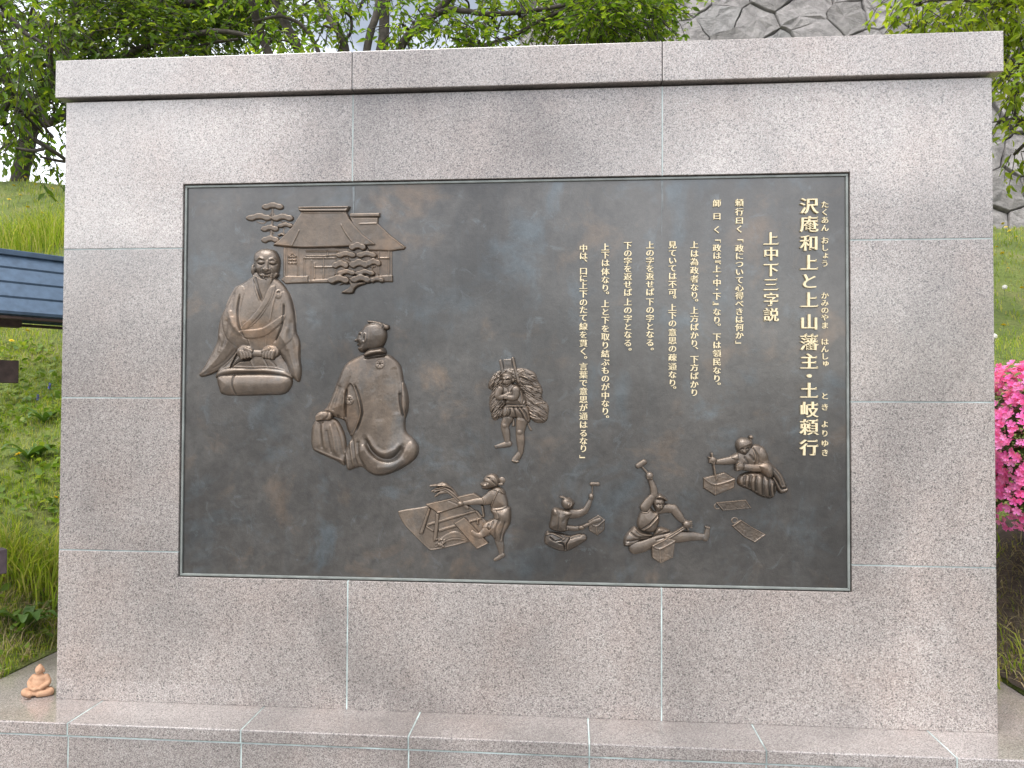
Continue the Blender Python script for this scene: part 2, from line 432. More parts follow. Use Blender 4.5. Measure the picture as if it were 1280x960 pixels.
# gently uneven cast panel surface
nx, ny = 330, 205
X, Z = np.meshgrid(np.linspace(PX0 + rimw, PX1 - rimw, nx), np.linspace(PZ0 + rimw, PZ1 - rimw, ny))
rg = np.random.default_rng(3); D = np.zeros_like(X)
for k in range(60):
    a = rg.uniform(0, 2 * np.pi); w = rg.uniform(8, 70); D += np.sin((X * np.cos(a) + Z * np.sin(a)) * w + rg.uniform(0, 6.3)) / w
D = D * .0006 / max(1e-6, np.abs(D).max()) * 1.0
V = np.stack([X.ravel(), (YP + D).ravel(), Z.ravel()], 1); idx = np.arange(nx * ny).reshape(ny, nx)
F = np.stack([idx[:-1, :-1].ravel(), idx[:-1, 1:].ravel(), idx[1:, 1:].ravel(), idx[1:, :-1].ravel()], 1)
to_plaque(np_obj('panel', V, F, M['panel'], smooth=True))
bm = bmesh.new()
g2 = .0035
for lo, hi in (((PX0 + g2, PZ1 - rimw), (PX1 - g2, PZ1 - g2)), ((PX0 + g2, PZ0 + g2), (PX1 - g2, PZ0 + rimw)), ((PX0 + g2, PZ0 + rimw), (PX0 + rimw, PZ1 - rimw)), ((PX1 - rimw, PZ0 + rimw), (PX1 - g2, PZ1 - rimw))):
    add_box(bm, (lo[0], YP - .007, lo[1]), (hi[0], YP + .010, hi[1]), .0015)
to_plaque(bm_obj('rim', bm, M['rim']))

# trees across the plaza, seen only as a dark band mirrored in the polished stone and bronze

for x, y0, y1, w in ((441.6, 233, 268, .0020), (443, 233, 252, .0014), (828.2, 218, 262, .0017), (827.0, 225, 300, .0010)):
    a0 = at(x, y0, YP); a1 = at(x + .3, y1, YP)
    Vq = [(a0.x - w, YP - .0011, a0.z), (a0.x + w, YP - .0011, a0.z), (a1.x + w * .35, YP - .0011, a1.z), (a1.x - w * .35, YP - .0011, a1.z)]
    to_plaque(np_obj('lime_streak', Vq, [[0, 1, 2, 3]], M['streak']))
# ------------------------------------------------------------------ cast relief: height fields over the panel
class Relief:
    """A figure cast in relief: heights (mm) on a fine grid over the panel. Points are given on an enlarged tracing
    (origin ox, oy, scale sc) and carried to metres on the panel; every named layer becomes a mesh of its own."""
    def __init__(s, name, ox, oy, sc, box, step=.0013, seed=0, hs=.64):
        s.name, s.ox, s.oy, s.sc, s.step = name, ox, oy, sc, step
        c = s.P([(box[0], box[1]), (box[2], box[1]), (box[2], box[3]), (box[0], box[3])])
        s.x0, s.z0 = c.min(0) - .01; s.x1, s.z1 = c.max(0) + .01
        s.xs = np.arange(s.x0, s.x1, step); s.zs = np.arange(s.z0, s.z1, step)
        s.X, s.Z = np.meshgrid(s.xs, s.zs)
        s.H = np.zeros_like(s.X); s.I = np.full(s.X.shape, -1, int); s.names = []
        a = s.P([(box[0], box[1]), (box[2], box[3])]); s.k = abs(a[1, 0] - a[0, 0]) / (box[2] - box[0])
        s.rg = np.random.default_rng(seed); s.hs = hs
    def P(s, pts):
        p = np.asarray(pts, float).reshape(-1, 2)
        return mapXZ(np.stack([s.ox + p[:, 0] / s.sc, s.oy + p[:, 1] / s.sc], 1), YP)
    def id(s, n):
        if n not in s.names: s.names.append(n)
        return s.names.index(n)
    def win(s, q, m):
        a = q.min(0) - m; b = q.max(0) + m
        i0, i1 = np.searchsorted(s.xs, (a[0], b[0])); j0, j1 = np.searchsorted(s.zs, (a[1], b[1]))
        return (slice(max(j0 - 1, 0), j1 + 1), slice(max(i0 - 1, 0), i1 + 1))
    def segdist(s, X, Z, q, closed):
        d = np.full(X.shape, 1e9); t_ = np.zeros(X.shape)
        n = len(q); L = 0.0
        for i in range(n if closed else n - 1):
            a, b = q[i], q[(i + 1) % n]; ab = b - a; l2 = ab @ ab + 1e-12
            t = np.clip(((X - a[0]) * ab[0] + (Z - a[1]) * ab[1]) / l2, 0, 1)
            e = np.hypot(X - a[0] - t * ab[0], Z - a[1] - t * ab[1])
            k = e < d; d = np.where(k, e, d); t_ = np.where(k, i + t, t_)
        return d, t_
    def inside(s, X, Z, q):
        c = np.zeros(X.shape, bool); n = len(q)
        for i in range(n):
            a, b = q[i], q[(i + 1) % n]
            if a[1] == b[1]: continue
            k = ((a[1] > Z) != (b[1] > Z)) & (X < (b[0] - a[0]) * (Z - a[1]) / (b[1] - a[1]) + a[0])
            c ^= k
        return c
    def put(s, w, new, mask, name, mode):
        H = s.H[w]
        k = mask & (new > H) if mode == 'max' else mask
        H[k] = new[k]
        if name is not None: s.I[w][k] = s.id(name)
    def poly(s, name, pts, h, r, b=0.0, mode='max', sm=True, tilt=(0, 0)):
        """Pillow: rises from b to b + h over r tracing units; mode add: on top of what is there."""
        q = s.P(catmull(pts, 5) if sm else pts); w = s.win(q, .002); X, Z = s.X[w], s.Z[w]
        ins = s.inside(X, Z, q); d, _ = s.segdist(X, Z, q, True); rr = max(r * s.k * .85, 1e-6)
        rnd = lambda t: np.sqrt(np.maximum(1 - (1 - np.minimum(t, 1)) ** 2, 0))
        if r > 16:
            dm = max(d[ins].max() if ins.any() else 1e-3, 1e-6); r1 = min(r, 26) * s.k * .85; t2 = np.minimum(d / min(dm, 2.0 * rr), 1)
            pr = .50 * rnd(d / r1) + .50 * t2 * (2 - t2)
        else:
            pr = rnd(d / rr)
        cen = q.mean(0); tl = (tilt[0] * (X - cen[0]) - tilt[1] * (Z - cen[1])) * 10.0
        new = (s.H[w] if mode == 'add' else b) + (h + tl) * pr
        s.put(w, new, ins & ((s.H[w] > 0) if mode == 'add' and b == 0 else True), name, mode)
    def limb(s, name, pts, rad, b=0.0, flat=.9, sm=True, n=6, mode='max'):
        p = np.asarray(pts, float); rd = np.asarray(rad, float) if np.ndim(rad) else np.full(len(p), float(rad))
        if sm and len(p) > 2:
            a = catmull(np.column_stack([p, rd]), n, False); p, rd = a[:, :2], a[:, 2]
        q = s.P(p); rm = rd * s.k; w = s.win(q, rm.max() * 1.1); X, Z = s.X[w], s.Z[w]
        new = np.full(X.shape, -1e9)
        for i in range(len(q) - 1):
            a, c = q[i], q[i + 1]; ab = c - a; l2 = ab @ ab + 1e-12
            t = np.clip(((X - a[0]) * ab[0] + (Z - a[1]) * ab[1]) / l2, 0, 1)
            e2 = (X - a[0] - t * ab[0]) ** 2 + (Z - a[1] - t * ab[1]) ** 2
            rr = rm[i] + (rm[i + 1] - rm[i]) * t
            v = np.sqrt(np.maximum(rr ** 2 - e2, 0)) * 1000 * flat
            new = np.maximum(new, np.where(e2 < rr ** 2, v, -1e9))
        ok = new > -1e8
        new = new + (s.H[w] if mode == 'add' else b)
        s.put(w, new, ok, name, mode)
    def blob(s, name, c, rx, ry, h, b=0.0, ang=0, mode='max', p=.5):
        q = s.P([c])[0]; ax, az = rx * s.k, ry * s.k; m_ = max(ax, az)
        w = s.win(np.array([q, q]), m_ * 1.1); X, Z = s.X[w] - q[0], s.Z[w] - q[1]
        ca, sa = math.cos(R(ang)), math.sin(R(ang))
        u = (X * ca - Z * sa) / ax; v = (X * sa + Z * ca) / az; e = u * u + v * v
        new = (s.H[w] if mode == 'add' else b) + h * np.maximum(1 - e, 0) ** p
        s.put(w, new, (e < 1) & ((s.H[w] > 0) if mode == 'add' else True), name, mode)
    def line(s, pts, wd, h, name=None, sm=True, taper=True):
        """A raised (h > 0) or sunk (h < 0) line over what is there."""
        q = s.P(catmull(pts, 6, False) if sm and len(pts) > 2 else pts); ww = max(wd * s.k, s.step * .8)
        w = s.win(q, ww * 3); X, Z = s.X[w], s.Z[w]; d, t = s.segdist(X, Z, q, False)
        H = s.H[w]; k = H > .5
        f = np.exp(-(d / ww) ** 2)
        if taper:
            tt = t / max(1, len(q) - 1); f = f * np.clip(np.minimum(tt, 1 - tt) * 8 + .25, 0, 1)
        if name is not None:
            n_ = s.names.index(name) if name in s.names else -9
            k = k & (s.I[w] == n_)
        H[k] = np.maximum(H[k] + (h * 1.25 * f)[k], .8)
    def fibres(s, poly, base, ang, n, wd, h, curve=0):
        """Many fine strands inside an outline."""
        q = np.asarray(poly, float); lo, hi = q.min(0), q.max(0)
        for _ in range(n):
            c = lo + (hi - lo) * s.rg.random(2); a = R(ang + s.rg.normal(0, 14)); L = s.rg.uniform(30, 75)
            d = np.array([math.cos(a), math.sin(a)]); e = np.array([-d[1], d[0]]) * curve
            s.line([c - d * L, c + e * L * .2, c + d * L], wd * s.rg.uniform(.7, 1.3), h * s.rg.choice([-1, 1]) * s.rg.uniform(.5, 1))
    def blur(s, sig):
        n = max(1, int(sig * 2.5)); k = np.exp(-.5 * (np.arange(-n, n + 1) / sig) ** 2); k /= k.sum()
        m_ = (s.H > 0).astype(float); A = s.H * m_
        cv = lambda a: np.apply_along_axis(lambda v: np.convolve(v, k, 'same'), 1, np.apply_along_axis(lambda v: np.convolve(v, k, 'same'), 0, a))
        num, den = cv(A), cv(m_)
        s.H = np.where(m_ > 0, num / np.maximum(den, 1e-6), 0)
    def build(s, mat, labels=None, sig=.55, parent=plaque, rough=.10):
        s.H *= s.hs
        for _ in range(4):
            for ax in (0, 1):
                for sh in (1, -1):
                    n_ = np.roll(s.I, sh, ax); s.I = np.where(s.I < 0, n_, s.I)
        s.blur(sig * .7)
        g = s.rg.normal(0, 1, (s.H.shape[0] // 5 + 3, s.H.shape[1] // 5 + 3))
        jj = np.linspace(0, g.shape[0] - 1.01, s.H.shape[0]); ii = np.linspace(0, g.shape[1] - 1.01, s.H.shape[1])
        j0 = jj.astype(int); i0 = ii.astype(int); fj = (jj - j0)[:, None]; fi = (ii - i0)[None]
        nz = (g[j0][:, i0] * (1 - fj) * (1 - fi) + g[j0 + 1][:, i0] * fj * (1 - fi) + g[j0][:, i0 + 1] * (1 - fj) * fi + g[j0 + 1][:, i0 + 1] * fj * fi)
        kk = np.exp(-.5 * (np.arange(-3, 4) / (sig * 1.05)) ** 2); kk /= kk.sum()
        cv = lambda a: np.apply_along_axis(lambda v: np.convolve(v, kk, 'same'), 1, np.apply_along_axis(lambda v: np.convolve(v, kk, 'same'), 0, a))
        Hs = cv(s.H + nz * rough * (s.H > 0))                      # soft cast edge that runs into the panel
        on = Hs > 1.0; Hf = Hs - 1.0
        gz, gx = np.gradient(Hs * .001, s.step)
        nrm = np.stack([-gx, -np.ones_like(gx), -gz], -1); nrm /= np.linalg.norm(nrm, axis=-1)[..., None]
        cell = on[:-1, :-1] | on[:-1, 1:] | on[1:, :-1] | on[1:, 1:]
        hh = np.stack([Hf[:-1, :-1], Hf[:-1, 1:], Hf[1:, 1:], Hf[1:, :-1]], 0)
        ids = np.stack([s.I[:-1, :-1], s.I[:-1, 1:], s.I[1:, 1:], s.I[1:, :-1]], 0)
        top = np.take_along_axis(ids, hh.argmax(0)[None], 0)[0]
        idx = np.arange(s.H.size).reshape(s.H.shape)
        Q = np.stack([idx[:-1, :-1], idx[:-1, 1:], idx[1:, 1:], idx[1:, :-1]], -1)
        V = np.stack([s.X.ravel(), YP - Hf.ravel() * .001, s.Z.ravel()], 1); nr = nrm.reshape(-1, 3)
        root = None
        for k, nm in enumerate(s.names):
            f = Q[cell & (top == k)]
            if not len(f): continue
            u, inv = np.unique(f, return_inverse=True)
            o = np_obj(nm if k else s.name, V[u], inv.reshape(-1, 4), mat if not isinstance(mat, dict) else mat.get(nm, mat['*']), smooth=True)
            o.data.normals_split_custom_set_from_vertices([tuple(v) for v in nr[u]])
            if root is None:
                root = o; o.parent = parent; o.matrix_parent_inverse = Matrix.Translation(-Vector(parent.location))
                if labels: o['label'] = labels
            else:
                o.parent = root
        return root

def figures():
    br = M['relief']
    # ---- seated monk
    F = Relief('monk_relief', 240, 290, 4.3625, (25, 80, 620, 910), seed=1, hs=.58)
    F.poly('robe', [(135, 800), (150, 745), (220, 680), (300, 600), (430, 600), (500, 690), (548, 795), (400, 775), (250, 778)], 30, 70)
    F.poly('robe', [(345, 240), (300, 265), (250, 300), (222, 345), (205, 385), (170, 440), (150, 500), (143, 560), (138, 600), (110, 660), (70, 730), (42, 775), (60, 790), (130, 766), (200, 715), (252, 650), (300, 630), (340, 665), (400, 690), (440, 640), (472, 652), (512, 705), (550, 790), (586, 818), (600, 760), (592, 690), (590, 600), (570, 540), (560, 440), (545, 370), (520, 315), (482, 268), (440, 245), (400, 262)], 50, 90)
    F.blob('robe', (395, 420), 120, 170, 9, mode='add', p=1.2)
    F.limb('robe', [(262, 330), (230, 430), (240, 540), (285, 610)], [40, 52, 50, 30], 0, .22, mode='add')
    F.limb('robe', [(518, 350), (535, 450), (525, 560), (470, 630)], [26, 34, 36, 24], 0, .22, mode='add')
    F.poly('robe', [(345, 240), (365, 300), (400, 385), (430, 320), (450, 250), (400, 262)], 3, 20, b=42, mode='set')
    F.poly('cushion', [(138, 800), (148, 850), (165, 884), (240, 893), (400, 890), (500, 885), (540, 850), (550, 805), (520, 778), (400, 770), (250, 772), (160, 776)], 42, 62)
    F.line([(238, 775), (232, 830), (246, 890)], 5, -7, 'cushion')
    F.poly('robe', [(140, 795), (150, 752), (220, 735), (330, 738), (440, 737), (525, 755), (550, 800), (400, 774), (250, 776)], 36, 30)
    F.line([(150, 755), (220, 737), (330, 740), (440, 740), (520, 758)], 4, 3.5, 'robe')
    F.line([(140, 792), (250, 776), (400, 774), (545, 798)], 3.5, 3, 'robe')
    F.line([(325, 690), (345, 742)], 4, 3, 'robe'); F.line([(400, 690), (425, 740)], 4, -3, 'robe'); F.line([(440, 700), (470, 738)], 4, -3, 'robe')
    # sleeves
    F.line([(255, 645), (200, 715), (130, 763), (60, 786)], 5, 5, 'robe'); F.line([(240, 640), (185, 705), (120, 748)], 5, -3, 'robe')
    F.line([(470, 648), (510, 700), (552, 785)], 5, 5, 'robe')
    F.line([(275, 350), (264, 430), (272, 510), (300, 580)], 5, -9, 'robe'); F.line([(512, 400), (510, 460), (498, 530), (465, 600)], 5, -9, 'robe')
    F.line([(225, 430), (240, 500), (285, 560)], 14, 5, 'robe'); F.line([(205, 480), (200, 560), (175, 640)], 12, -4, 'robe'); F.line([(160, 560), (175, 600), (160, 660)], 9, 3, 'robe')
    F.line([(550, 480), (548, 560), (560, 640), (575, 730)], 10, -4, 'robe'); F.line([(535, 520), (520, 580), (530, 650)], 10, 3.5, 'robe')
    F.line([(575, 560), (588, 600), (584, 680), (592, 740)], 6, 3, 'robe')
    F.line([(240, 330), (232, 400), (240, 470)], 12, -4, 'robe')
    # collars, surplice bands, ring
    F.line([(348, 250), (365, 320), (388, 378)], 4, 4, 'robe'); F.line([(362, 250), (376, 310), (396, 372)], 4, -4, 'robe')
    F.poly('surplice', [(432, 312), (468, 300), (448, 380), (392, 470), (320, 532), (280, 530), (350, 462), (400, 392)], 6, 9, mode='add')
    F.poly('surplice', [(280, 540), (400, 528), (512, 455), (508, 492), (415, 570), (310, 582)], 6, 9, mode='add')
    F.line([(470, 350), (455, 420), (443, 492)], 3.5, 3.5, 'robe'); F.line([(420, 560), (412, 640)], 3.5, 2.5, 'robe'); F.line([(320, 590), (335, 640)], 3.5, 2.5, 'robe')
    F.line([(430, 318), (398, 392), (348, 460), (284, 526)], 3.5, 3, 'surplice')
    F.line([(460, 312), (440, 385), (385, 468), (325, 524)], 3.5, -3, 'surplice')
    th = np.linspace(0, 2 * np.pi, 14)
    F.blob('surplice', (485, 343), 19, 25, 5, mode='add'); F.blob('surplice', (484, 334), 9, 7, -8, mode='add')
    # dark hollow of the sleeves, hands, staff
    F.poly('robe', [(255, 655), (290, 635), (340, 650), (330, 700), (270, 710), (215, 742)], 24, 20, mode='set')
    F.limb('hands', [(330, 662), (400, 665)], [15, 15], 34, .8, sm=False)
    for sx, cx_ in ((1, 302), (-1, 438)):
        F.blob('hands', (cx_, 656), 46, 34, 13, 34)
        for i in range(4):
            ax = cx_ + sx * (-18 + i * 16); 
            F.limb('hands', [(ax - sx * 5, 655), (ax + sx * 2, 672 - i * 1), (ax + sx * 4, 690 - i * 3)], [9.5, 9.5, 8], 46, 1.1)
        F.limb('hands', [(cx_ + sx * 5, 640), (cx_ + sx * 38, 652)], [11, 8], 48, .8, sm=False)
    F.line([(255, 640), (290, 622), (325, 640)], 5, 5, 'robe'); F.line([(430, 632), (460, 640), (485, 668)], 5, 5, 'robe')
    # head
    F.poly('robe', [(352, 225), (350, 262), (400, 305), (452, 262), (470, 225)], 8, 20, b=27)
    F.blob('head', (344, 206), 14, 32, 20, 22, 6)
    F.poly('head', [(340, 165), (344, 122), (374, 98), (415, 92), (456, 104), (479, 140), (482, 182), (471, 235), (446, 265), (415, 274), (380, 260), (355, 228), (342, 195)], 54, 78, b=3)
    F.blob('head', (415, 135), 42, 26, 4, mode='add', p=1.5)
    for pts in ([(368, 164), (385, 149), (412, 158)], [(438, 160), (458, 152), (474, 168)]): F.line(pts, 6, 6.5, 'head')
    F.blob('head', (393, 173), 20, 9, 5, mode='add', p=1); F.blob('head', (455, 175), 18, 9, 5, mode='add', p=1)
    for pts in ([(374, 178), (394, 185), (414, 178)], [(438, 180), (456, 186), (473, 178)]): F.line(pts, 3.2, -6.5, 'head')
    F.limb('head', [(428, 168), (424, 195), (421, 210)], [6, 9, 14], 57, .9)
    F.blob('head', (408, 211), 9, 7, 7, mode='add', p=1); F.blob('head', (437, 211), 9, 7, 7, mode='add', p=1)
    F.blob('head', (382, 208), 26, 20, 5, mode='add', p=1.2); F.blob('head', (459, 208), 20, 20, 5, mode='add', p=1.2)
    F.line([(400, 200), (390, 218), (392, 238)], 4, -2, 'head'); F.line([(447, 204), (456, 220), (452, 238)], 4, -2, 'head')
    F.line([(398, 228), (422, 236), (446, 230)], 3.2, -6.5, 'head'); F.line([(405, 243), (424, 247), (440, 243)], 4, 3.5, 'head')
    for _ in range(34):
        a = F.rg.uniform(.2, .8) * np.pi; rr_ = F.rg.uniform(38, 55); F.blob('head', (417 + rr_ * math.cos(a) * .95, 206 + rr_ * math.sin(a)), 6, 6, 2.6, mode='add', p=1)
    F.line([(340, 182), (350, 178), (352, 200)], 3.2, -6, 'head'); F.line([(354, 160), (362, 200), (362, 235)], 4, -4, 'head')
    F.build(br, 'smiling shaven-headed monk seated facing front on a cushion')
    # ---- lord seen from behind
    F = Relief('seated_lord_relief', 370, 390, 4.3647, (70, 25, 690, 905), seed=2, hs=.60)
    F.poly('robe', [(130, 578), (100, 602), (85, 650), (88, 738), (120, 768), (160, 786), (220, 812), (272, 832), (275, 700), (245, 615), (205, 578)], 36, 70)
    for pts in ([(135, 600), (140, 660), (150, 745)], [(175, 640), (185, 700), (200, 770)], [(210, 600), (240, 680), (262, 790)]): F.line(pts, 8, -5, 'robe')
    for pts in ([(155, 600), (160, 680), (172, 750)], [(195, 610), (212, 680), (225, 770)]): F.line(pts, 8, 4, 'robe')
    F.line([(100, 745), (160, 770), (220, 795), (270, 812)], 6, 4, 'robe')
    F.poly('robe', [(385, 225), (350, 240), (290, 270), (262, 300), (240, 350), (210, 430), (175, 510), (158, 540), (215, 572), (262, 592), (280, 640), (297, 674), (304, 690), (272, 760), (280, 858), (330, 850), (362, 846), (400, 876), (450, 893), (520, 880), (600, 840), (660, 790), (670, 735), (642, 692), (602, 650), (600, 580), (612, 520), (610, 450), (590, 380), (575, 300), (540, 255), (490, 228)], 54, 120)
    F.poly('robe', [(350, 760), (380, 720), (440, 790), (510, 815), (570, 790), (610, 720), (645, 700), (668, 735), (655, 790), (600, 838), (520, 878), (450, 890), (400, 870)], 12, 50, mode='add')
    F.line([(385, 685), (420, 755), (470, 795), (520, 800), (560, 775), (590, 730)], 13, -15, 'robe')
    F.line([(400, 675), (440, 740), (490, 768), (545, 750), (575, 715)], 12, 6, 'robe')
    F.line([(345, 700), (350, 780), (380, 850)], 9, -6, 'robe'); F.line([(600, 800), (530, 840), (450, 850)], 14, 4, 'robe')
    F.line([(300, 690), (312, 770), (325, 850)], 5, 6, 'robe'); F.line([(318, 690), (330, 780), (345, 845)], 6, -5, 'robe')
    F.line([(272, 760), (285, 800), (290, 852)], 5, 4, 'robe')
    F.line([(450, 300), (455, 450), (465, 600)], 22, -3.5, 'robe'); F.line([(540, 300), (560, 420), (555, 560)], 20, -3, 'robe')
    F.poly('robe', [(278, 440), (271, 500), (264, 590), (295, 668), (322, 655), (358, 560), (348, 475), (326, 410), (300, 390)], -9, 14, mode='add')
    F.limb('robe', [(275, 340), (240, 430), (215, 540)], [36, 36, 32], 0, .16, mode='add')
    F.line([(352, 470), (362, 555), (322, 655), (298, 668)], 5, 5, 'robe')
    F.line([(330, 400), (360, 480), (370, 560), (335, 650)], 6, -9, 'robe')
    F.line([(160, 542), (215, 572), (270, 582)], 5, 5, 'robe'); F.line([(274, 430), (272, 510), (270, 575)], 5, 4, 'robe'); F.line([(285, 420), (280, 500), (276, 580)], 5, -7, 'robe')
    F.line([(250, 400), (225, 470), (205, 540)], 12, -4, 'robe'); F.line([(235, 560), (240, 590), (270, 595)], 7, -6)
    F.poly('robe', [(585, 380), (612, 450), (614, 520), (597, 582), (582, 545), (570, 490)], 40, 24, b=6)
    F.line([(572, 440), (575, 500), (590, 570)], 6, -8, 'robe')
    F.limb('hands', [(185, 568), (150, 566), (126, 572)], [20, 24, 12], 34, .8)
    for i in range(4): F.limb('hands', [(150, 560 + i * 7), (124, 570 + i * 6)], [9, 6], 44, .8, sm=False)
    F.line([(190, 545), (182, 570), (160, 592)], 5, -5, 'hands')
    F.poly('head', [(360, 98), (378, 72), (408, 57), (450, 58), (485, 78), (499, 120), (492, 160), (472, 195), (440, 215), (395, 215), (366, 222), (345, 213), (338, 198), (343, 187), (332, 180), (338, 168), (319, 158), (333, 140), (344, 112)], 52, 58)
    F.poly('hair', [(362, 100), (384, 86), (404, 92), (400, 118), (404, 150), (398, 190), (412, 214), (440, 214), (472, 195), (492, 160), (499, 120), (485, 78), (450, 60), (430, 70), (400, 78)], 1.6, 8, mode='add')
    F.line([(371, 130), (381, 118), (393, 128), (391, 152), (381, 168), (374, 160)], 4.2, 3.5, 'head'); F.blob('head', (381, 146), 6, 15, -6, mode='add', p=1)
    F.line([(343, 116), (353, 112), (364, 119)], 4, 5, 'head'); F.line([(345, 129), (353, 126), (362, 130)], 3.5, -6, 'head'); F.line([(334, 188), (345, 191), (354, 187)], 3.5, -6, 'head')
    F.blob('head', (358, 162), 18, 18, 4, mode='add', p=1.2); F.line([(326, 150), (335, 160), (338, 168)], 4, 4, 'head'); F.line([(345, 165), (350, 178), (346, 190)], 3.5, -3, 'head')
    F.limb('topknot', [(395, 52), (425, 57), (460, 68), (494, 83)], [4, 7, 10, 12], 24, 1.0); F.blob('topknot', (498, 85), 14, 13, 10, 28)
    F.line([(476, 62), (484, 90)], 4, -5, 'topknot')
    F.poly('collar', [(372, 232), (400, 206), (440, 198), (482, 195), (493, 228), (440, 238), (390, 250)], 58, 26, b=4)
    F.line([(384, 242), (440, 226), (490, 220)], 5, 5, 'collar'); F.line([(378, 252), (440, 244), (494, 236)], 6, -7)
    for c in ((467, 286), (300, 481)):
        F.blob('crest', c, 25, 25, 5, mode='add', p=.25)
        for k in range(6): F.line([c, (c[0] + 17 * math.cos(k * 1.047), c[1] + 17 * math.sin(k * 1.047))], 3, -3, 'crest')
    F.build(br, 'lord with topknot seen from behind in a crested robe, seated')
    # ---- thatched house and two pines
    F = Relief('farmhouse_relief', 300, 240, 5.818, (230, 95, 1220, 690), .0014, seed=3)
    F.poly('wall', [(318, 395), (1108, 420), (1108, 655), (330, 668), (316, 640)], 7, 6, sm=False)
    F.poly('wall', [(300, 638), (330, 612), (500, 612), (500, 662), (335, 670)], 15, 7, sm=False)
    F.poly('wall', [(500, 640), (1112, 604), (1114, 656), (500, 664)], 13, 7, sm=False)
    for a in ([(485, 432), (640, 432)], [(485, 468), (640, 466)], [(640, 430), (640, 468)], [(650, 432), (720, 432)], [(650, 462), (720, 460)], [(470, 482), (700, 482)], [(610, 484), (610, 630)], [(545, 548), (690, 546)], [(545, 520), (545, 630)], [(425, 412), (425, 610)], [(470, 480), (470, 610)],
              [(520, 500), (520, 640)], [(340, 412), (340, 612)], [(1012, 440), (1012, 600)], [(1085, 430), (1085, 604)], [(1012, 482), (1090, 482)], [(695, 484), (695, 600)]): F.line(a, 4, 4.5, 'wall', taper=False)
    for a in ([(360, 470), (360, 520)], [(385, 452), (385, 520)], [(410, 470), (410, 520)], [(360, 470), (385, 450), (410, 470)], [(358, 495), (412, 495)], [(358, 520), (412, 520)], [(360, 472), (412, 472)]): F.line(a, 3.5, 4, 'wall', taper=False)
    F.poly('roof', [(800, 186), (1010, 186), (1006, 232), (1100, 320), (1208, 402), (1196, 420), (1100, 432), (940, 428)], 15, 9, sm=False)
    F.line([(868, 236), (1004, 232)], 4, 3, 'roof'); F.line([(1004, 234), (1100, 322), (1200, 404)], 4, 2.5, 'roof')
    F.poly('roof', [(800, 158), (1022, 154), (1020, 184), (806, 188)], 20, 6, sm=False)
    F.poly('roof', [(452, 150), (782, 150), (806, 200), (840, 245), (900, 312), (992, 382), (984, 392), (800, 402), (560, 410), (460, 411), (385, 406), (244, 392), (256, 378), (300, 344), (345, 300), (385, 255)], 25, 12, sm=False)
    F.line([(442, 280), (418, 335), (384, 402)], 4, 3.5, 'roof'); F.line([(744, 240), (775, 300), (822, 366)], 4, 3.5, 'roof'); F.line([(455, 158), (780, 155)], 4, 3, 'roof')
    F.line([(782, 152), (840, 247), (900, 314), (988, 386)], 5, 3, 'roof'); F.line([(250, 390), (385, 404), (560, 408), (800, 400)], 5, 3, 'roof')
    F.poly('ridge_cap', [(430, 112), (806, 107), (792, 136), (780, 152), (455, 152), (434, 140)], 31, 8, sm=False)
    F.line([(434, 131), (798, 128)], 4, -4, 'ridge_cap'); F.line([(434, 120), (802, 116)], 4, 2.5, 'ridge_cap')
    F.build(br, 'thatched house with two hipped roofs')
    def pads(F, L, h):
        sh = [(-.5, .18), (-.49, -.05), (-.38, -.24), (-.22, -.30), (-.08, -.44), (.10, -.44), (.24, -.30), (.38, -.26), (.49, -.06), (.5, .18), (.42, .36), (.27, .40), (.10, .24), (-.08, .26), (-.24, .42), (-.40, .36)]
        for i, (cx_, cy_, w, hh) in enumerate(L):
            F.poly('needle_pad', [(cx_ + a * w, cy_ + b * hh) for a, b in sh], h + F.rg.uniform(-2, 3), 11)
    F = Relief('pine_relief', 300, 240, 5.818, (30, 55, 420, 395), .0013, seed=4)
    F.limb('trunk', [(236, 105), (237, 180), (232, 250), (226, 330)], [8, 9, 10, 12], 0, 1.2)
    for a in ([(236, 140), (180, 225), (120, 215)], [(236, 150), (300, 215), (330, 215)], [(232, 270), (245, 300), (250, 305)], [(318, 300), (318, 270), (335, 262)], [(232, 310), (222, 290), (190, 285)]): F.limb('trunk', a, [6, 5, 4], 0, 1.3)
    pads(F, [(240, 105, 160, 66), (140, 185, 190, 68), (312, 188, 160, 68), (218, 265, 132, 62), (332, 243, 116, 50), (222, 345, 132, 66), (305, 312, 60, 34)], 13)
    F.build(br, 'pine tree with cloud shaped pads at the left end of the house')
    F = Relief('pine_relief', 300, 240, 5.818, (630, 350, 1070, 750), .0013, seed=5)
    F.poly('trunk', [(738, 735), (800, 692), (790, 665), (720, 680), (800, 640), (830, 660), (900, 655), (925, 668), (862, 692), (840, 712), (820, 742)], 26, 14)
    for a in ([(790, 490), (790, 470)], [(770, 482), (800, 500)], [(965, 560), (965, 540)], [(945, 545), (985, 545)]): F.limb('trunk', a, 5, 12, 1.3)
    for k, pd in enumerate([(735, 530, 124, 78), (870, 525, 144, 84), (975, 515, 114, 76), (775, 458, 150, 66), (925, 458, 150, 66), (780, 588, 138, 60), (915, 590, 146, 62), (860, 400, 128, 76), (1000, 640, 112, 58), (725, 640, 164, 82), (885, 636, 152, 78)]):
        pads(F, [pd], 20 + k * 1.3)
    F.build(br, 'pine tree with cloud shaped pads in front of the house')
    # ---- brushwood carrier
    F = Relief('brushwood_bundle_relief', 600, 440, 6.4, (50, 30, 565, 580), .0011, seed=6)
    Lp = [(172, 152), (110, 180), (75, 230), (65, 285), (92, 312), (75, 370), (80, 470), (110, 547), (160, 530), (195, 500), (215, 300)]
    Rp = [(180, 150), (280, 128), (370, 135), (440, 168), (466, 230), (500, 300), (500, 370), (548, 430), (545, 520), (520, 562), (460, 569), (415, 545), (385, 495), (330, 300), (250, 220)]
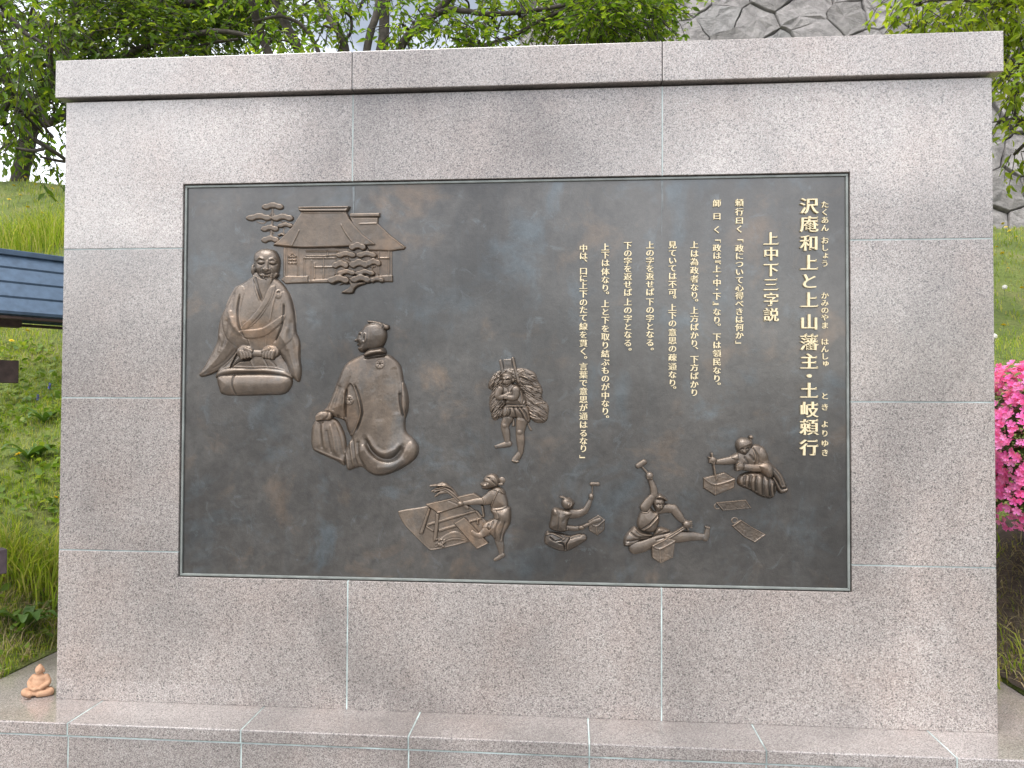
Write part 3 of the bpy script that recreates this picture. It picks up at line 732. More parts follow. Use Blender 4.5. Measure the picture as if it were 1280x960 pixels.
    F.poly('bundle', Lp, 18, 40); F.poly('bundle', Rp, 20, 46)
    for k, (c, a) in enumerate([((110, 240), -60), ((120, 330), -40), ((120, 430), -55), ((140, 500), -30), ((330, 160), 12), ((400, 210), 25), ((420, 300), 20), ((440, 400), 30), ((480, 480), 35), ((440, 530), 20)]):
        F.blob('bundle', c, 60, 26, 6, mode='add', ang=a, p=1)
    F.fibres(Lp, 0, -52, 110, 3, 3.2); F.fibres(Rp, 0, 27, 210, 3, 3.4)
    F.poly('carrying_pole', [(186, 60), (252, 54), (262, 130), (192, 142)], 4, 5, sm=False)
    F.limb('carrying_pole', [(166, 74), (184, 165)], [13, 13], 8, .9, sm=False); F.limb('carrying_pole', [(265, 52), (285, 145), (310, 238)], [11, 11, 11], 20, .9)
    F.build(br, 'big bundle of brushwood with two poles', sig=.5)
    F = Relief('brushwood_carrier_relief', 600, 440, 6.4, (100, 140, 430, 900), .0011, seed=7)
    skin = 'body'
    F.limb(skin, [(225, 530), (200, 590), (212, 655), (222, 728)], [42, 33, 30, 20], 8, .8); F.limb(skin, [(232, 735), (190, 744), (130, 758)], [24, 22, 13], 8, .8)
    F.limb(skin, [(335, 550), (322, 640), (326, 715), (326, 805)], [48, 35, 33, 20], 10, .8); F.limb(skin, [(325, 800), (305, 835), (282, 862)], [20, 26, 26], 10, .7)
    F.blob(skin, (198, 590), 20, 18, 4, mode='add', p=1); F.blob(skin, (318, 642), 24, 20, 5, mode='add', p=1)
    for i in range(5): F.blob(skin, (262 + i * 11, 868 + i * 3 - (i == 4) * 4), 8, 9, 9, 16)
    for i in range(3): F.blob(skin, (124 + i * 3, 752 + i * 6), 8, 6, 8, 12)
    F.limb('clothes', [(270, 540), (268, 585)], [7, 12], 6, 1); F.limb('clothes', [(380, 560), (395, 600), (408, 622)], [6, 8, 9], 4, 1)
    F.poly('clothes', [(160, 285), (200, 262), (270, 252), (322, 280), (352, 330), (372, 400), (362, 432), (210, 424), (198, 372), (150, 330)], 34, 70)
    F.poly('clothes', [(200, 424), (370, 424), (402, 510), (396, 565), (350, 553), (300, 532), (180, 520)], 34, 50)
    for pts in ([(245, 450), (240, 500), (200, 525)], [(300, 440), (340, 500), (350, 550)], [(330, 440), (370, 490), (390, 545)], [(270, 440), (285, 490), (290, 530)]): F.line(pts, 6, -6, 'clothes')
    for pts in ([(225, 440), (215, 490), (190, 520)], [(318, 445), (355, 500), (372, 550)]): F.line(pts, 6, 4, 'clothes')
    F.line([(202, 424), (290, 430), (372, 426)], 6, 5, 'clothes'); F.line([(202, 440), (290, 446), (375, 440)], 4, -4, 'clothes')
    F.line([(325, 300), (340, 370), (335, 415)], 5, 5, 'clothes'); F.line([(310, 385), (340, 420), (365, 390)], 6, 4, 'clothes'); F.line([(225, 300), (240, 330), (260, 300)], 5, -4, 'clothes')
    F.limb(skin, [(165, 300), (146, 350), (180, 362), (240, 335)], [27, 27, 21, 16], 31, .95)
    F.limb(skin, [(290, 305), (288, 350), (262, 368), (212, 362)], [32, 28, 23, 17], 34, .95)
    for i in range(4): F.limb(skin, [(216, 352 + i * 6), (200, 355 + i * 6)], [6, 5], 41, .9, sm=False)
    F.limb('head', [(220, 250), (228, 280)], [34, 36], 20, .6, sm=False)
    F.poly('head', [(170, 215), (172, 180), (195, 162), (230, 160), (262, 178), (274, 212), (262, 255), (235, 285), (205, 290), (184, 268), (172, 240)], 46, 56)
    F.line([(176, 215), (190, 210), (202, 218)], 5, 4, 'head'); F.line([(214, 218), (232, 208), (248, 214)], 5, 4, 'head')
    F.line([(180, 224), (192, 224), (202, 226)], 4, -6, 'head'); F.line([(214, 226), (230, 220), (244, 224)], 4, -6, 'head')
    F.limb('head', [(205, 220), (200, 245)], [6, 10], 42, .8, sm=False); F.line([(192, 264), (208, 268), (228, 262)], 4, -6, 'head'); F.blob('head', (268, 228), 10, 16, 6, 26)
    F.line([(172, 205), (195, 185), (240, 186), (268, 210)], 5, 3, 'head')
    F.build(br, 'barefoot man with folded arms in a short tunic carrying brushwood', sig=.5)
    # ---- threshing bench on a mat, straw, woman
    F = Relief('threshing_bench_relief', 490, 580, 7.3875, (45, 170, 925, 810), .0011, seed=8)
    F.poly('straw_mat', [(60, 455), (82, 428), (300, 392), (620, 330), (905, 560), (915, 650), (720, 716), (480, 776), (370, 795), (325, 772), (200, 650), (100, 540)], 8, 14)
    F.line([(100, 540), (200, 650), (330, 775), (370, 790), (480, 772), (720, 712)], 6, 3, 'straw_mat')
    for a in ([(318, 548), (768, 420), (776, 442), (330, 574)], [(430, 600), (830, 485), (836, 508), (436, 628)], [(758, 420), (792, 430), (842, 488), (816, 502)], [(318, 560), (390, 610), (384, 628), (314, 582)]): F.poly('bench', a, 15, 7, sm=False)
    for a in ([(340, 400), (364, 410), (288, 646), (254, 640)], [(408, 450), (442, 450), (428, 620), (416, 700), (385, 714), (384, 690)], [(818, 375), (846, 380), (862, 482), (840, 500)], [(780, 500), (800, 500), (806, 560), (786, 560)]): F.poly('bench', a, 20, 10, sm=False)
    F.poly('bench', [(310, 368), (760, 264), (852, 322), (430, 452)], 24, 9, sm=False)
    F.line([(330, 366), (758, 270)], 5, 2.5, 'bench'); F.line([(318, 372), (430, 444), (848, 324)], 5, 3, 'bench'); F.line([(520, 330), (640, 380)], 5, -2, 'bench')
    for i in range(34):
        y0 = F.rg.uniform(-38, 38); F.limb('straw', [(400 + F.rg.uniform(0, 60), 745 + y0 * .5), (490, 690 + y0 * .8), (590, 660 + y0 * .9), (700, 690 + y0 * .5)], [5, 6, 6, 4], 8 + F.rg.uniform(0, 3), .9)
    for i in range(16): F.blob('straw', (405 + F.rg.uniform(0, 85), 690 + F.rg.uniform(0, 70)), 13, 8, 6, 12, ang=F.rg.uniform(-60, 60))
    F.poly('plank', [(574, 542), (672, 484), (898, 726), (786, 782)], 28, 9, sm=False)
    F.line([(672, 490), (890, 724)], 5, 3, 'plank'); F.line([(790, 774), (892, 724)], 5, 3, 'plank')
    F.build(br, 'threshing bench and sloping plank standing on a mat', sig=.5)
    F = Relief('thresher_relief', 490, 580, 7.3875, (335, 80, 1120, 905), .0011, seed=9)
    F.limb('straw', [(700, 398), (630, 340), (545, 250), (490, 210)], [17, 17, 30, 36], 22, .7)
    for a in ([(520, 215), (440, 195), (355, 200)], [(500, 225), (430, 225), (372, 250)], [(520, 255), (450, 262), (402, 296)], [(510, 235), (440, 235), (395, 258)], [(500, 200), (470, 180), (425, 190)]): F.limb('straw', a, [13, 13, 7], 22, .9)
    for i in range(14):
        o_ = F.rg.uniform(-18, 18); F.line([(640 + o_ * .5, 330 - o_ * .4), (560 + o_ * .8, 245 - o_), (490 + o_, 210 - o_), (400 + o_, 215 - o_ * 1.5)], 3, F.rg.choice([-3, 3]), 'straw')
    F.limb('body', [(985, 680), (1002, 760), (1012, 832)], [42, 34, 19], 8, .8); F.limb('body', [(1022, 838), (990, 862), (952, 882)], [23, 20, 14], 9, .8)
    F.limb('body', [(880, 600), (845, 635), (820, 652)], [42, 34, 28], 22, .7); F.limb('body', [(820, 656), (780, 648), (748, 622)], [28, 26, 20], 26, .7)
    F.poly('clothes', [(905, 240), (960, 204), (1030, 228), (1056, 290), (1072, 392), (990, 425), (925, 420), (900, 370), (882, 300)], 36, 75)
    F.poly('clothes', [(915, 412), (1076, 388), (1101, 450), (1092, 550), (1042, 640), (1022, 722), (960, 702), (915, 655), (830, 590), (852, 535), (940, 490)], 40, 75)
    for pts in ([(1000, 500), (960, 600), (950, 690)], [(1050, 520), (1020, 620), (1000, 710)], [(900, 545), (890, 590), (900, 640)], [(940, 520), (920, 580), (880, 612)]): F.line(pts, 9, -5, 'clothes')
    F.blob('clothes', (1050, 470), 50, 70, 7, mode='add', p=1)
    F.poly('clothes', [(912, 410), (962, 418), (992, 496), (925, 486)], 7, 9, mode='add')
    F.line([(915, 412), (1000, 408), (1078, 385)], 7, 6, 'clothes'); F.line([(985, 240), (950, 310), (912, 400)], 5, 5, 'clothes'); F.line([(990, 215), (1040, 275)], 5, 5, 'clothes')
    F.poly('clothes', [(912, 226), (985, 198), (1026, 215), (1052, 276), (1000, 256), (960, 240)], 5, 9, mode='add')
    F.limb('clothes', [(930, 285), (895, 318), (862, 334)], [52, 50, 42], 24, .7); F.line([(838, 300), (855, 330), (862, 372)], 5, 5, 'clothes')
    F.limb('body', [(858, 336), (780, 342), (700, 352), (660, 358)], [32, 30, 21, 18], 26, .8); F.blob('body', (640, 360), 28, 24, 18, 30)
    for i in range(4): F.limb('body', [(648, 346 + i * 9), (618, 352 + i * 8)], [8, 7], 38, .9, sm=False)
    F.blob('hair', (1016, 152), 32, 32, 9); F.limb('hair', [(985, 185), (1020, 185)], [12, 10], 16, .9, sm=False)
    F.poly('head', [(848, 130), (880, 100), (930, 88), (975, 110), (992, 160), (970, 205), (922, 222), (880, 237), (835, 226), (826, 206), (815, 180), (840, 160)], 46, 62)
    F.poly('hair', [(850, 125), (880, 99), (930, 87), (975, 110), (992, 160), (970, 206), (930, 190), (900, 160), (870, 150)], 4, 8, mode='add')
    for i in range(10): F.line([(860 + i * 8, 120 - i * 2), (905 + i * 6, 125 + i * 2), (945 + i * 3, 165 + i * 3)], 3.5, -3, 'hair')
    F.line([(838, 165), (850, 160), (862, 166)], 5, -6, 'head'); F.line([(828, 206), (842, 206), (852, 202)], 5, -6, 'head'); F.blob('head', (893, 185), 12, 17, 6, mode='add', p=1); F.blob('head', (860, 192), 20, 16, 5, mode='add', p=1)
    F.build(br, 'woman in apron holding a sheaf of straw over the bench', sig=.5)
    # ---- three stone cutters
    def block(nm, ox, oy, sc, box, out, tops, edges, label, h, seed):
        F = Relief(nm, ox, oy, sc, box, .0011, seed=seed)
        F.poly('block', out, h, 9, sm=False)
        for a in tops: F.poly('block', a, 3.5, 6, mode='add', sm=False)
        for e in edges: F.line(e, 5, 3, 'block', taper=False)
        F.build(br, label, sig=.55, rough=.3)
    block('stone_block_relief', 670, 590, 8.73, (560, 455, 760, 700), [(570, 530), (680, 465), (752, 515), (747, 632), (670, 692), (578, 640)], [], [[(570, 532), (655, 590), (752, 518)], [(655, 590), (668, 690)]], 'low six sided stone block', 9, 10)
    F = Relief('stonecutter_relief', 670, 590, 8.73, (80, 100, 720, 880), .001, seed=11)
    F.limb('tool', [(555, 580), (620, 545), (690, 522)], [12, 20, 26], 10, .8)
    F.limb('body', [(345, 605), (420, 615), (490, 605), (565, 572)], [28, 28, 24, 17], 12, .85); F.blob('body', (495, 602), 32, 24, 10, 18)
    F.poly('clothes', [(95, 690), (120, 642), (170, 650), (280, 664), (370, 690), (480, 668), (552, 710), (540, 750), (430, 820), (330, 862), (230, 850), (140, 810), (92, 770)], 34, 75)
    F.limb('clothes', [(330, 790), (430, 750), (515, 712)], [60, 58, 38], 12, .75)
    F.line([(100, 680), (170, 660), (250, 690), (300, 715)], 9, 6, 'clothes'); F.line([(150, 700), (210, 740), (290, 735)], 9, -8, 'clothes'); F.line([(200, 730), (260, 745), (320, 710)], 8, 5, 'clothes')
    F.line([(250, 760), (300, 780), (322, 850)], 10, -9, 'clothes'); F.line([(340, 860), (330, 790), (370, 710)], 7, -7, 'clothes'); F.line([(380, 720), (430, 700), (490, 690)], 8, -5, 'clothes')
    F.poly('clothes', [(325, 650), (345, 610), (375, 690), (360, 705), (300, 690)], 8, 12, mode='add')
    F.poly('body', [(176, 405), (220, 385), (300, 402), (390, 408), (445, 445), (362, 512), (342, 600), (335, 645), (240, 650), (145, 605), (160, 500)], 40, 80)
    F.line([(255, 440), (250, 520), (240, 620)], 11, -3.5, 'body'); F.line([(300, 450), (310, 500), (290, 540)], 14, -2.5, 'body')
    F.blob('body', (210, 430), 32, 40, 5, mode='add', p=1); F.blob('body', (350, 440), 42, 32, 6, mode='add', p=1)
    F.limb('body', [(390, 452), (460, 452), (530, 425)], [54, 44, 36], 16, .8); F.limb('body', [(530, 428), (560, 380), (602, 290)], [35, 32, 21], 18, .85); F.blob('body', (602, 264), 28, 34, 16, 22)
    for i in range(4): F.limb('body', [(588, 246 + i * 13), (620, 250 + i * 12)], [8, 7], 32, .8, sm=False)
    F.limb('hammer', [(613, 235), (615, 150)], [7, 7], 10, 1, sm=False); F.limb('hammer', [(606, 131), (676, 131)], [20, 20], 10, .9, sm=False)
    F.poly('head', [(275, 330), (285, 295), (320, 275), (370, 280), (412, 315), (420, 345), (402, 385), (375, 402), (320, 400), (285, 370)], 42, 60, b=4)
    F.limb('head', [(268, 266), (300, 275), (325, 292)], [9, 14, 16], 24, .9); F.blob('head', (355, 350), 12, 18, 6, mode='add', p=1); F.line([(330, 300), (385, 318), (392, 345), (370, 372)], 5, 4, 'head'); F.line([(385, 368), (398, 378), (410, 370)], 5, -6, 'head')
    F.build(br, 'bare-backed stonecutter raising a hammer, seen from behind', sig=.5)
    F = Relief('stonecutter_relief', 770, 560, 6.4, (50, 85, 765, 860), .0011, seed=12)
    F.limb('body', [(440, 715), (520, 708), (600, 704), (705, 712)], [46, 46, 38, 24], 12, .75); F.limb('body', [(712, 722), (724, 690), (730, 640)], [24, 24, 18], 14, .8)
    for i in range(4): F.blob('body', (714 + i * 10, 628 + i * 3), 7, 9, 10, 14)
    F.limb('body', [(460, 486), (500, 540), (530, 575), (556, 592)], [36, 33, 24, 20], 16, .85)
    F.limb('body', [(350, 492), (400, 480), (460, 486)], [34, 36, 36], 16, .8)
    F.limb('body', [(300, 745), (220, 780), (150, 798)], [40, 48, 50], 14, .75)
    F.poly('clothes', [(288, 700), (430, 668), (470, 720), (400, 760), (300, 765)], 26, 40); F.poly('clothes', [(298, 690), (332, 628), (424, 650), (416, 672), (332, 697)], 32, 30)
    F.poly('clothes', [(100, 662), (150, 624), (210, 664), (292, 690), (255, 722), (190, 738), (112, 782), (64, 780), (62, 715)], 38, 45)
    F.line([(110, 670), (180, 710), (280, 700)], 9, -6, 'clothes'); F.line([(80, 740), (140, 735), (200, 720)], 9, -6, 'clothes'); F.line([(150, 640), (200, 680), (285, 692)], 7, 5, 'clothes'); F.line([(70, 770), (120, 765), (180, 738)], 7, 4, 'clothes')
    F.line([(310, 690), (370, 660), (420, 655)], 7, -4, 'clothes'); F.line([(300, 740), (380, 715), (450, 715)], 8, -5, 'clothes')
    F.poly('clothes', [(195, 502), (240, 490), (270, 464), (300, 500), (342, 512), (342, 600), (302, 672), (205, 665), (165, 602)], 38, 70)
    F.line([(340, 545), (280, 605), (212, 658)], 7, 5, 'clothes'); F.line([(325, 540), (265, 600), (200, 645)], 5, -4, 'clothes'); F.line([(198, 505), (240, 512), (272, 480)], 5, 4, 'clothes'); F.blob('clothes', (270, 640), 45, 35, 5, mode='add', p=1)
    F.limb('body', [(228, 470), (262, 425), (302, 378)], [38, 36, 29], 22, .8); F.limb('body', [(302, 376), (298, 320), (270, 244)], [29, 27, 19], 22, .85); F.blob('body', (266, 220), 30, 30, 16, 26)
    for i in range(4): F.limb('body', [(248, 205 + i * 11), (282, 212 + i * 10)], [8, 7], 36, .8, sm=False)
    F.limb('hammer', [(248, 196), (205, 146)], [9, 9], 14, 1, sm=False); F.limb('hammer', [(176, 142), (224, 112)], [22, 22], 14, .9, sm=False)
    F.poly('head', [(292, 440), (300, 405), (330, 385), (375, 390), (392, 425), (386, 465), (362, 500), (335, 510), (308, 488)], 48, 52)
    F.poly('headcloth', [(308, 408), (318, 372), (345, 360), (370, 372), (412, 412), (402, 424), (372, 408), (330, 404)], 54, 22)
    F.line([(318, 446), (334, 440), (348, 446)], 5, -6, 'head'); F.line([(362, 446), (374, 442), (384, 446)], 5, -6, 'head'); F.limb('head', [(357, 445), (356, 468)], [6, 10], 44, .8, sm=False); F.line([(340, 488), (352, 492), (364, 486)], 4, -6, 'head'); F.blob('head', (326, 468), 16, 14, 5, mode='add', p=1)
    F.limb('tool', [(545, 628), (470, 678), (405, 714)], [15, 15, 17], 26, .8); F.line([(540, 632), (410, 712)], 4, -4, 'tool')
    F.blob('body', (562, 604), 34, 30, 18, 30)
    for i in range(4): F.limb('body', [(572, 590 + i * 10), (600, 582 + i * 16)], [9, 6], 36, .8, sm=False)
    F.limb('body', [(556, 610), (572, 648)], [9, 7], 36, .8, sm=False)
    F.build(br, 'stonecutter with hammer held high and one leg stretched out', sig=.5)
    block('stone_block_relief', 770, 560, 6.4, (265, 690, 490, 930), [(278, 768), (400, 708), (474, 728), (454, 872), (350, 918), (284, 872)], [], [[(282, 770), (346, 798), (470, 734)], [(346, 798), (350, 912)], [(290, 776), (400, 716)]], 'stone block with a groove under the chisel', 34, 13)
    block('stone_block_relief', 870, 535, 6.193, (45, 330, 310, 530), [(54, 384), (215, 339), (302, 390), (292, 462), (145, 522), (54, 465)], [], [[(56, 386), (145, 436), (300, 392)], [(145, 436), (146, 518)]], 'flat topped stone block under a pointed chisel', 20, 14)
    F = Relief('stonecutter_relief', 870, 535, 6.193, (80, 50, 720, 560), .0011, seed=15)
    F.limb('tool', [(118, 198), (135, 300), (152, 396)], [9, 9, 7], 24, 1)
    F.limb('body', [(292, 246), (220, 256), (155, 262)], [34, 28, 19], 16, .85); F.blob('body', (124, 246), 32, 26, 16, 20)
    for i in range(4): F.limb('body', [(112 + i * 9, 240), (100 + i * 11, 262 + i * 4)], [8, 7], 30, .9, sm=False)
    F.limb('body', [(110, 232), (94, 226)], [8, 6], 30, .9, sm=False)
    F.poly('clothes', [(246, 222), (322, 184), (352, 250), (292, 264)], 34, 28, sm=False)
    F.poly('clothes', [(318, 392), (358, 350), (480, 338), (602, 400), (622, 470), (590, 542), (500, 530), (420, 482), (328, 442)], 36, 60)
    for i, (a, b_) in enumerate([((350, 365), (345, 440)), ((395, 360), (385, 465)), ((440, 365), (435, 490)), ((490, 370), (490, 520)), ((540, 390), (545, 530)), ((580, 420), (590, 530))]):
        F.line([a, ((a[0] + b_[0]) / 2 - 8, (a[1] + b_[1]) / 2), b_], 14, 4.5 + 1.5 * (i % 3), 'clothes'); F.line([(a[0] + 24 + 3 * (i % 2), a[1]), ((a[0] + b_[0]) / 2 + 18, (a[1] + b_[1]) / 2), (b_[0] + 24, b_[1])], 8, -4.5, 'clothes')
    F.poly('clothes', [(582, 388), (606, 380), (645, 440), (660, 462), (705, 455), (706, 492), (640, 502)], 30, 18)
    F.poly('clothes', [(305, 205), (432, 128), (512, 140), (552, 200), (572, 262), (650, 340), (682, 400), (700, 460), (650, 470), (610, 400), (520, 320), (380, 312), (318, 330)], 40, 75)
    for pts in ([(430, 150), (470, 220), (480, 270)], [(400, 200), (440, 250), (450, 300)], [(590, 310), (640, 380), (665, 450)], [(360, 220), (390, 260), (400, 300)]): F.line(pts, 8, -5, 'clothes')
    F.line([(425, 140), (445, 210), (440, 265)], 6, 5, 'clothes'); F.blob('clothes', (520, 195), 40, 60, 7, mode='add', p=1)
    F.limb('body', [(480, 308), (420, 306), (350, 298)], [30, 29, 24], 28, .8); F.blob('body', (330, 294), 34, 34, 18, 32)
    for i in range(4): F.limb('body', [(322, 270 + i * 14), (306, 282 + i * 13)], [9, 8], 44, .8, sm=False)
    F.poly('clothes', [(462, 282), (540, 254), (592, 300), (592, 372), (552, 392), (500, 352)], 52, 40)
    F.line([(465, 285), (480, 320), (500, 350)], 6, 5, 'clothes')
    F.blob('head', (420, 70), 17, 16, 14, 18); F.limb('head', [(420, 84), (418, 100)], [8, 10], 20, .9, sm=False)
    F.poly('head', [(302, 140), (310, 95), (350, 72), (402, 78), (434, 105), (428, 140), (410, 180), (380, 216), (352, 214), (322, 190)], 50, 58)
    F.poly('headcloth', [(301, 142), (310, 94), (350, 71), (402, 77), (435, 105), (428, 130), (400, 128), (350, 145), (318, 165)], 5, 10, mode='add')
    F.line([(330, 160), (344, 156), (356, 160)], 5, -6, 'head'); F.line([(374, 158), (388, 152), (400, 156)], 5, -6, 'head'); F.limb('head', [(365, 155), (362, 180)], [6, 10], 46, .8, sm=False); F.line([(350, 198), (364, 202), (380, 196)], 4, -6, 'head')
    F.build(br, 'kneeling stonecutter holding a long pointed chisel', sig=.5)
    # ---- two finished slabs with ring handles
    for out, loop, sd, lb in (([(150, 575), (385, 554), (430, 620), (206, 640)], (166, 606), 16, 'oblong iron plate with ring handle lying level'), ([(274, 756), (344, 708), (440, 770), (542, 825), (455, 886), (372, 842)], (300, 716), 17, 'curved iron plate with ring handle lying aslant')):
        F = Relief('ringed_plate_relief', 870, 535, 6.193, (130, 540, 560, 900), .0011, seed=sd)
        th = np.linspace(-.3, 2 * np.pi - .3, 16)
        F.limb('ring', [(loop[0] + 23 * math.cos(a), loop[1] + 20 * math.sin(a)) for a in th], 6.5, 0, 1.2)
        F.poly('plate', out, 12, 6, sm=False)
        c = np.mean(out, 0); F.poly('plate', [tuple(c + (np.array(p) - c) * .9) for p in out], -3.5, 5, mode='add', sm=False)
        F.build(br, lb, sig=.5, rough=.3)
figures()
# ------------------------------------------------------------------ gilded inscription
dg = bpy.context.evaluated_depsgraph_get
_gl = {}
VERT_ROT = set('「」『』'); SMALL = set('ょゅっゃ')
def glyph(ch, bold_v, thin_h):
    """Flat outline of a character, thick uprights and thin level strokes with small end serifs, as a (V2, faces, loops) triple."""
    key = (ch, bold_v, thin_h)
    if key in _gl: return _gl[key]
    cu = bpy.data.curves.new('t', 'FONT'); cu.body = ch; cu.size = 1.0; cu.resolution_u = 4; cu.fill_mode = 'FRONT'
    ob = bpy.data.objects.new('t', cu); COL.objects.link(ob)
    me = bpy.data.meshes.new_from_object(ob.evaluated_get(dg()))
    bm = bmesh.new(); bm.from_mesh(me); bmesh.ops.remove_doubles(bm, verts=bm.verts, dist=1e-5)
    nv = {}
    ends = []
    for e in bm.edges:
        if len(e.link_faces) != 1: continue
        f = e.link_faces[0]
        l = [x for x in f.loops if x.edge == e][0]
        a, b = l.vert, l.link_loop_next.vert
        d = b.co - a.co; L = d.length
        if L < 1e-7: continue
        s_ = 1 if f.normal.z > 0 else -1
        n = Vector((d.y, -d.x, 0)) * (s_ / L)
        for v in (a, b): nv.setdefault(v, []).append(n)
        if abs(d.x) < .004 and .02 < L < .10 and n.x > .9: ends.append((max(a.co.y, b.co.y), min(a.co.y, b.co.y), a.co.x))
    for v, ns in nv.items():
        n = sum(ns, Vector()); 
        if n.length < 1e-6: continue
        n.normalize()
        k = 1.0 / max(.55, max(0, n.dot(ns[0])))
        v.co.x += n.x * bold_v * min(k, 1.6); v.co.y += n.y * thin_h * min(k, 1.6)
    bm.verts.ensure_lookup_table()
    V = [(v.co.x, v.co.y) for v in bm.verts]; F = [[v.index for v in f.verts] for f in bm.faces if f.normal.length > 0]
    F = [f if True else f for f in F]
    if ord(ch) > 0x3400:
        for yt, yb, x in ends:
            i = len(V); x += bold_v; yt += thin_h; yb -= 0
            V += [(x - .105, yt - .004), (x, yb + .0), (x, yt), (x - .035, yt + .058)]
            F += [[i, i + 1, i + 2, i + 3]]
    V = np.array(V) if V else np.zeros((0, 2))
    bm.free(); bpy.data.objects.remove(ob); bpy.data.curves.remove(cu); bpy.data.meshes.remove(me)
    _gl[key] = (V, F); return _gl[key]

def ref_box():
    V, F = glyph('国', 0, 0)
    return V.min(0), V.max(0)
RB0, RB1 = ref_box()
EM = (RB1 - RB0).max() / .84; CEN = (RB0 + RB1) / 2

def column(ox, oy, sc, x, chars, size, mat, bold_v=.025, thin_h=-.003, relief=.006, label=None):
    """One vertical line of raised characters; chars = [(character, y)] on the tracing."""
    bm = bmesh.new()
    for ch, y in chars:
        V, F = glyph(ch, bold_v, thin_h)
        if not len(V): continue
        v = (V - CEN) / EM
        if ch in VERT_ROT: v = np.stack([v[:, 1], -v[:, 0]], 1)
        if ch in '。、': v = v - v.mean(0) + np.array([.26, .16])
        if ch in SMALL: v = v + np.array([.10, .10])
        if ch in VERT_ROT:
            v = v - (v.min(0) + v.max(0)) / 2 + np.array([.12 if ch in '「『' else -.12, 0])
        a = mapXZ([(ox + (x - size / 2) / sc, oy + y / sc), (ox + (x + size / 2) / sc, oy + y / sc)], YP)
        c = a.mean(0); w = a[1, 0] - a[0, 0]
        P = c + v * np.array([w * 1.06, w * 1.0])
        used = sorted({i for f in F for i in f}); 
        fr = {i: bm.verts.new((P[i, 0], YP - relief, P[i, 1])) for i in used}
        cnt = {}
        for f in F:
            try: fc = bm.faces.new([fr[i] for i in f])
            except ValueError: continue
        # side walls
    bm.normal_update()
    for f in bm.faces:
        if f.normal.y > 0: f.normal_flip()
    ed = [e for e in bm.edges if len(e.link_faces) == 1]
    ex = bmesh.ops.extrude_edge_only(bm, edges=ed)
    for v in [g for g in ex['geom'] if isinstance(g, bmesh.types.BMVert)]: v.co.y = YP + .003
    bmesh.ops.recalc_face_normals(bm, faces=bm.faces)
    o = to_plaque(bm_obj('inscription_line', bm, mat))
    if label: o['label'] = label
    return o
def seq(s, ys): 
    assert len(s) == len(ys), (s, len(s), len(ys)); return list(zip(s, ys))
A = (860, 230, 2.745); B = (700, 230, 2.745)
gold = M['gold']
column(*A, 413, seq('沢庵和上と上山藩主・土岐頼行', [78, 140, 205, 272, 335, 400, 475, 545, 610, 660, 710, 775, 835, 905]), 63, gold, .026, -.006, .009, 'largest gilded line of fourteen characters')
RU = (860, 230, 2.745)
ruby = [('たくあん', [72, 98, 125, 152]), ('おしょう', [195, 220, 247, 274]), ('かみのやま', [384, 409, 434, 459, 486]), ('はんしゅ', [542, 567, 592, 617]), ('とき', [728, 766]), ('よりゆき', [824, 856, 890, 922])]
for t, ys in ruby: column(*RU, 468, seq(t, ys), 27, gold, .014, .0, .005)
column(*A, 283, seq('上中下三字説', [190, 242, 296, 347, 398, 450]), 53, gold, .024, -.005, .008)
def span(a, b, n): return list(np.linspace(a, b, n))
column(*A, 175, seq('頼行曰く「政について心得べきは何か」', [66, 97, 127, 156, 196] + span(222, 520, 12) + [543]), 29, gold)
column(*A, 98, seq('師曰く「政は『上・中・下』なり。下は領民なり。', [68, 112, 158, 197, 221, 247, 270, 293, 317, 340, 363, 386, 410, 440, 468, 488, 525, 553, 582, 611, 640, 668, 690]), 29, gold)
column(*B, 460, seq('上は為政者なり。上方ばかり、下方ばかり', [210, 240, 268, 298, 327, 356, 383, 404, 435, 463, 492, 520, 548, 568, 602, 630, 659, 688, 716]), 29, gold)
column(*B, 385, seq('見ていては不可。上下の意思の疎通なり。', [210, 238, 264, 290, 317, 345, 373, 394, 425, 452, 479, 510, 538, 566, 596, 627, 655, 683, 703]), 29, gold)
column(*B, 308, seq('上の字を返せば下の字となる。', [211, 238, 265, 291, 318, 345, 372, 405, 433, 462, 490, 517, 545, 571]), 29, gold)
column(*B, 232, seq('下の字を返せば上の字となる。', [212, 239, 266, 292, 319, 346, 373, 406, 434, 463, 491, 518, 546, 572]), 29, gold)
column(*B, 155, seq('上下は体なり。上と下を取り結ぶものが中なり。', [218, 245, 272, 302, 330, 358, 379, 412, 440, 468, 497, 525, 554, 583, 612, 640, 668, 697, 726, 753, 780, 803]), 29, gold)
column(*B, 80, seq('中は、口に上下のたて線を貫く。言葉で意思が通はるなり」', [222, 248, 268, 300, 325, 350, 378, 407, 433, 460, 490, 518, 547, 575, 600, 627, 655, 683, 712, 740, 768, 797, 826, 855, 882, 908, 935]), 29, gold)
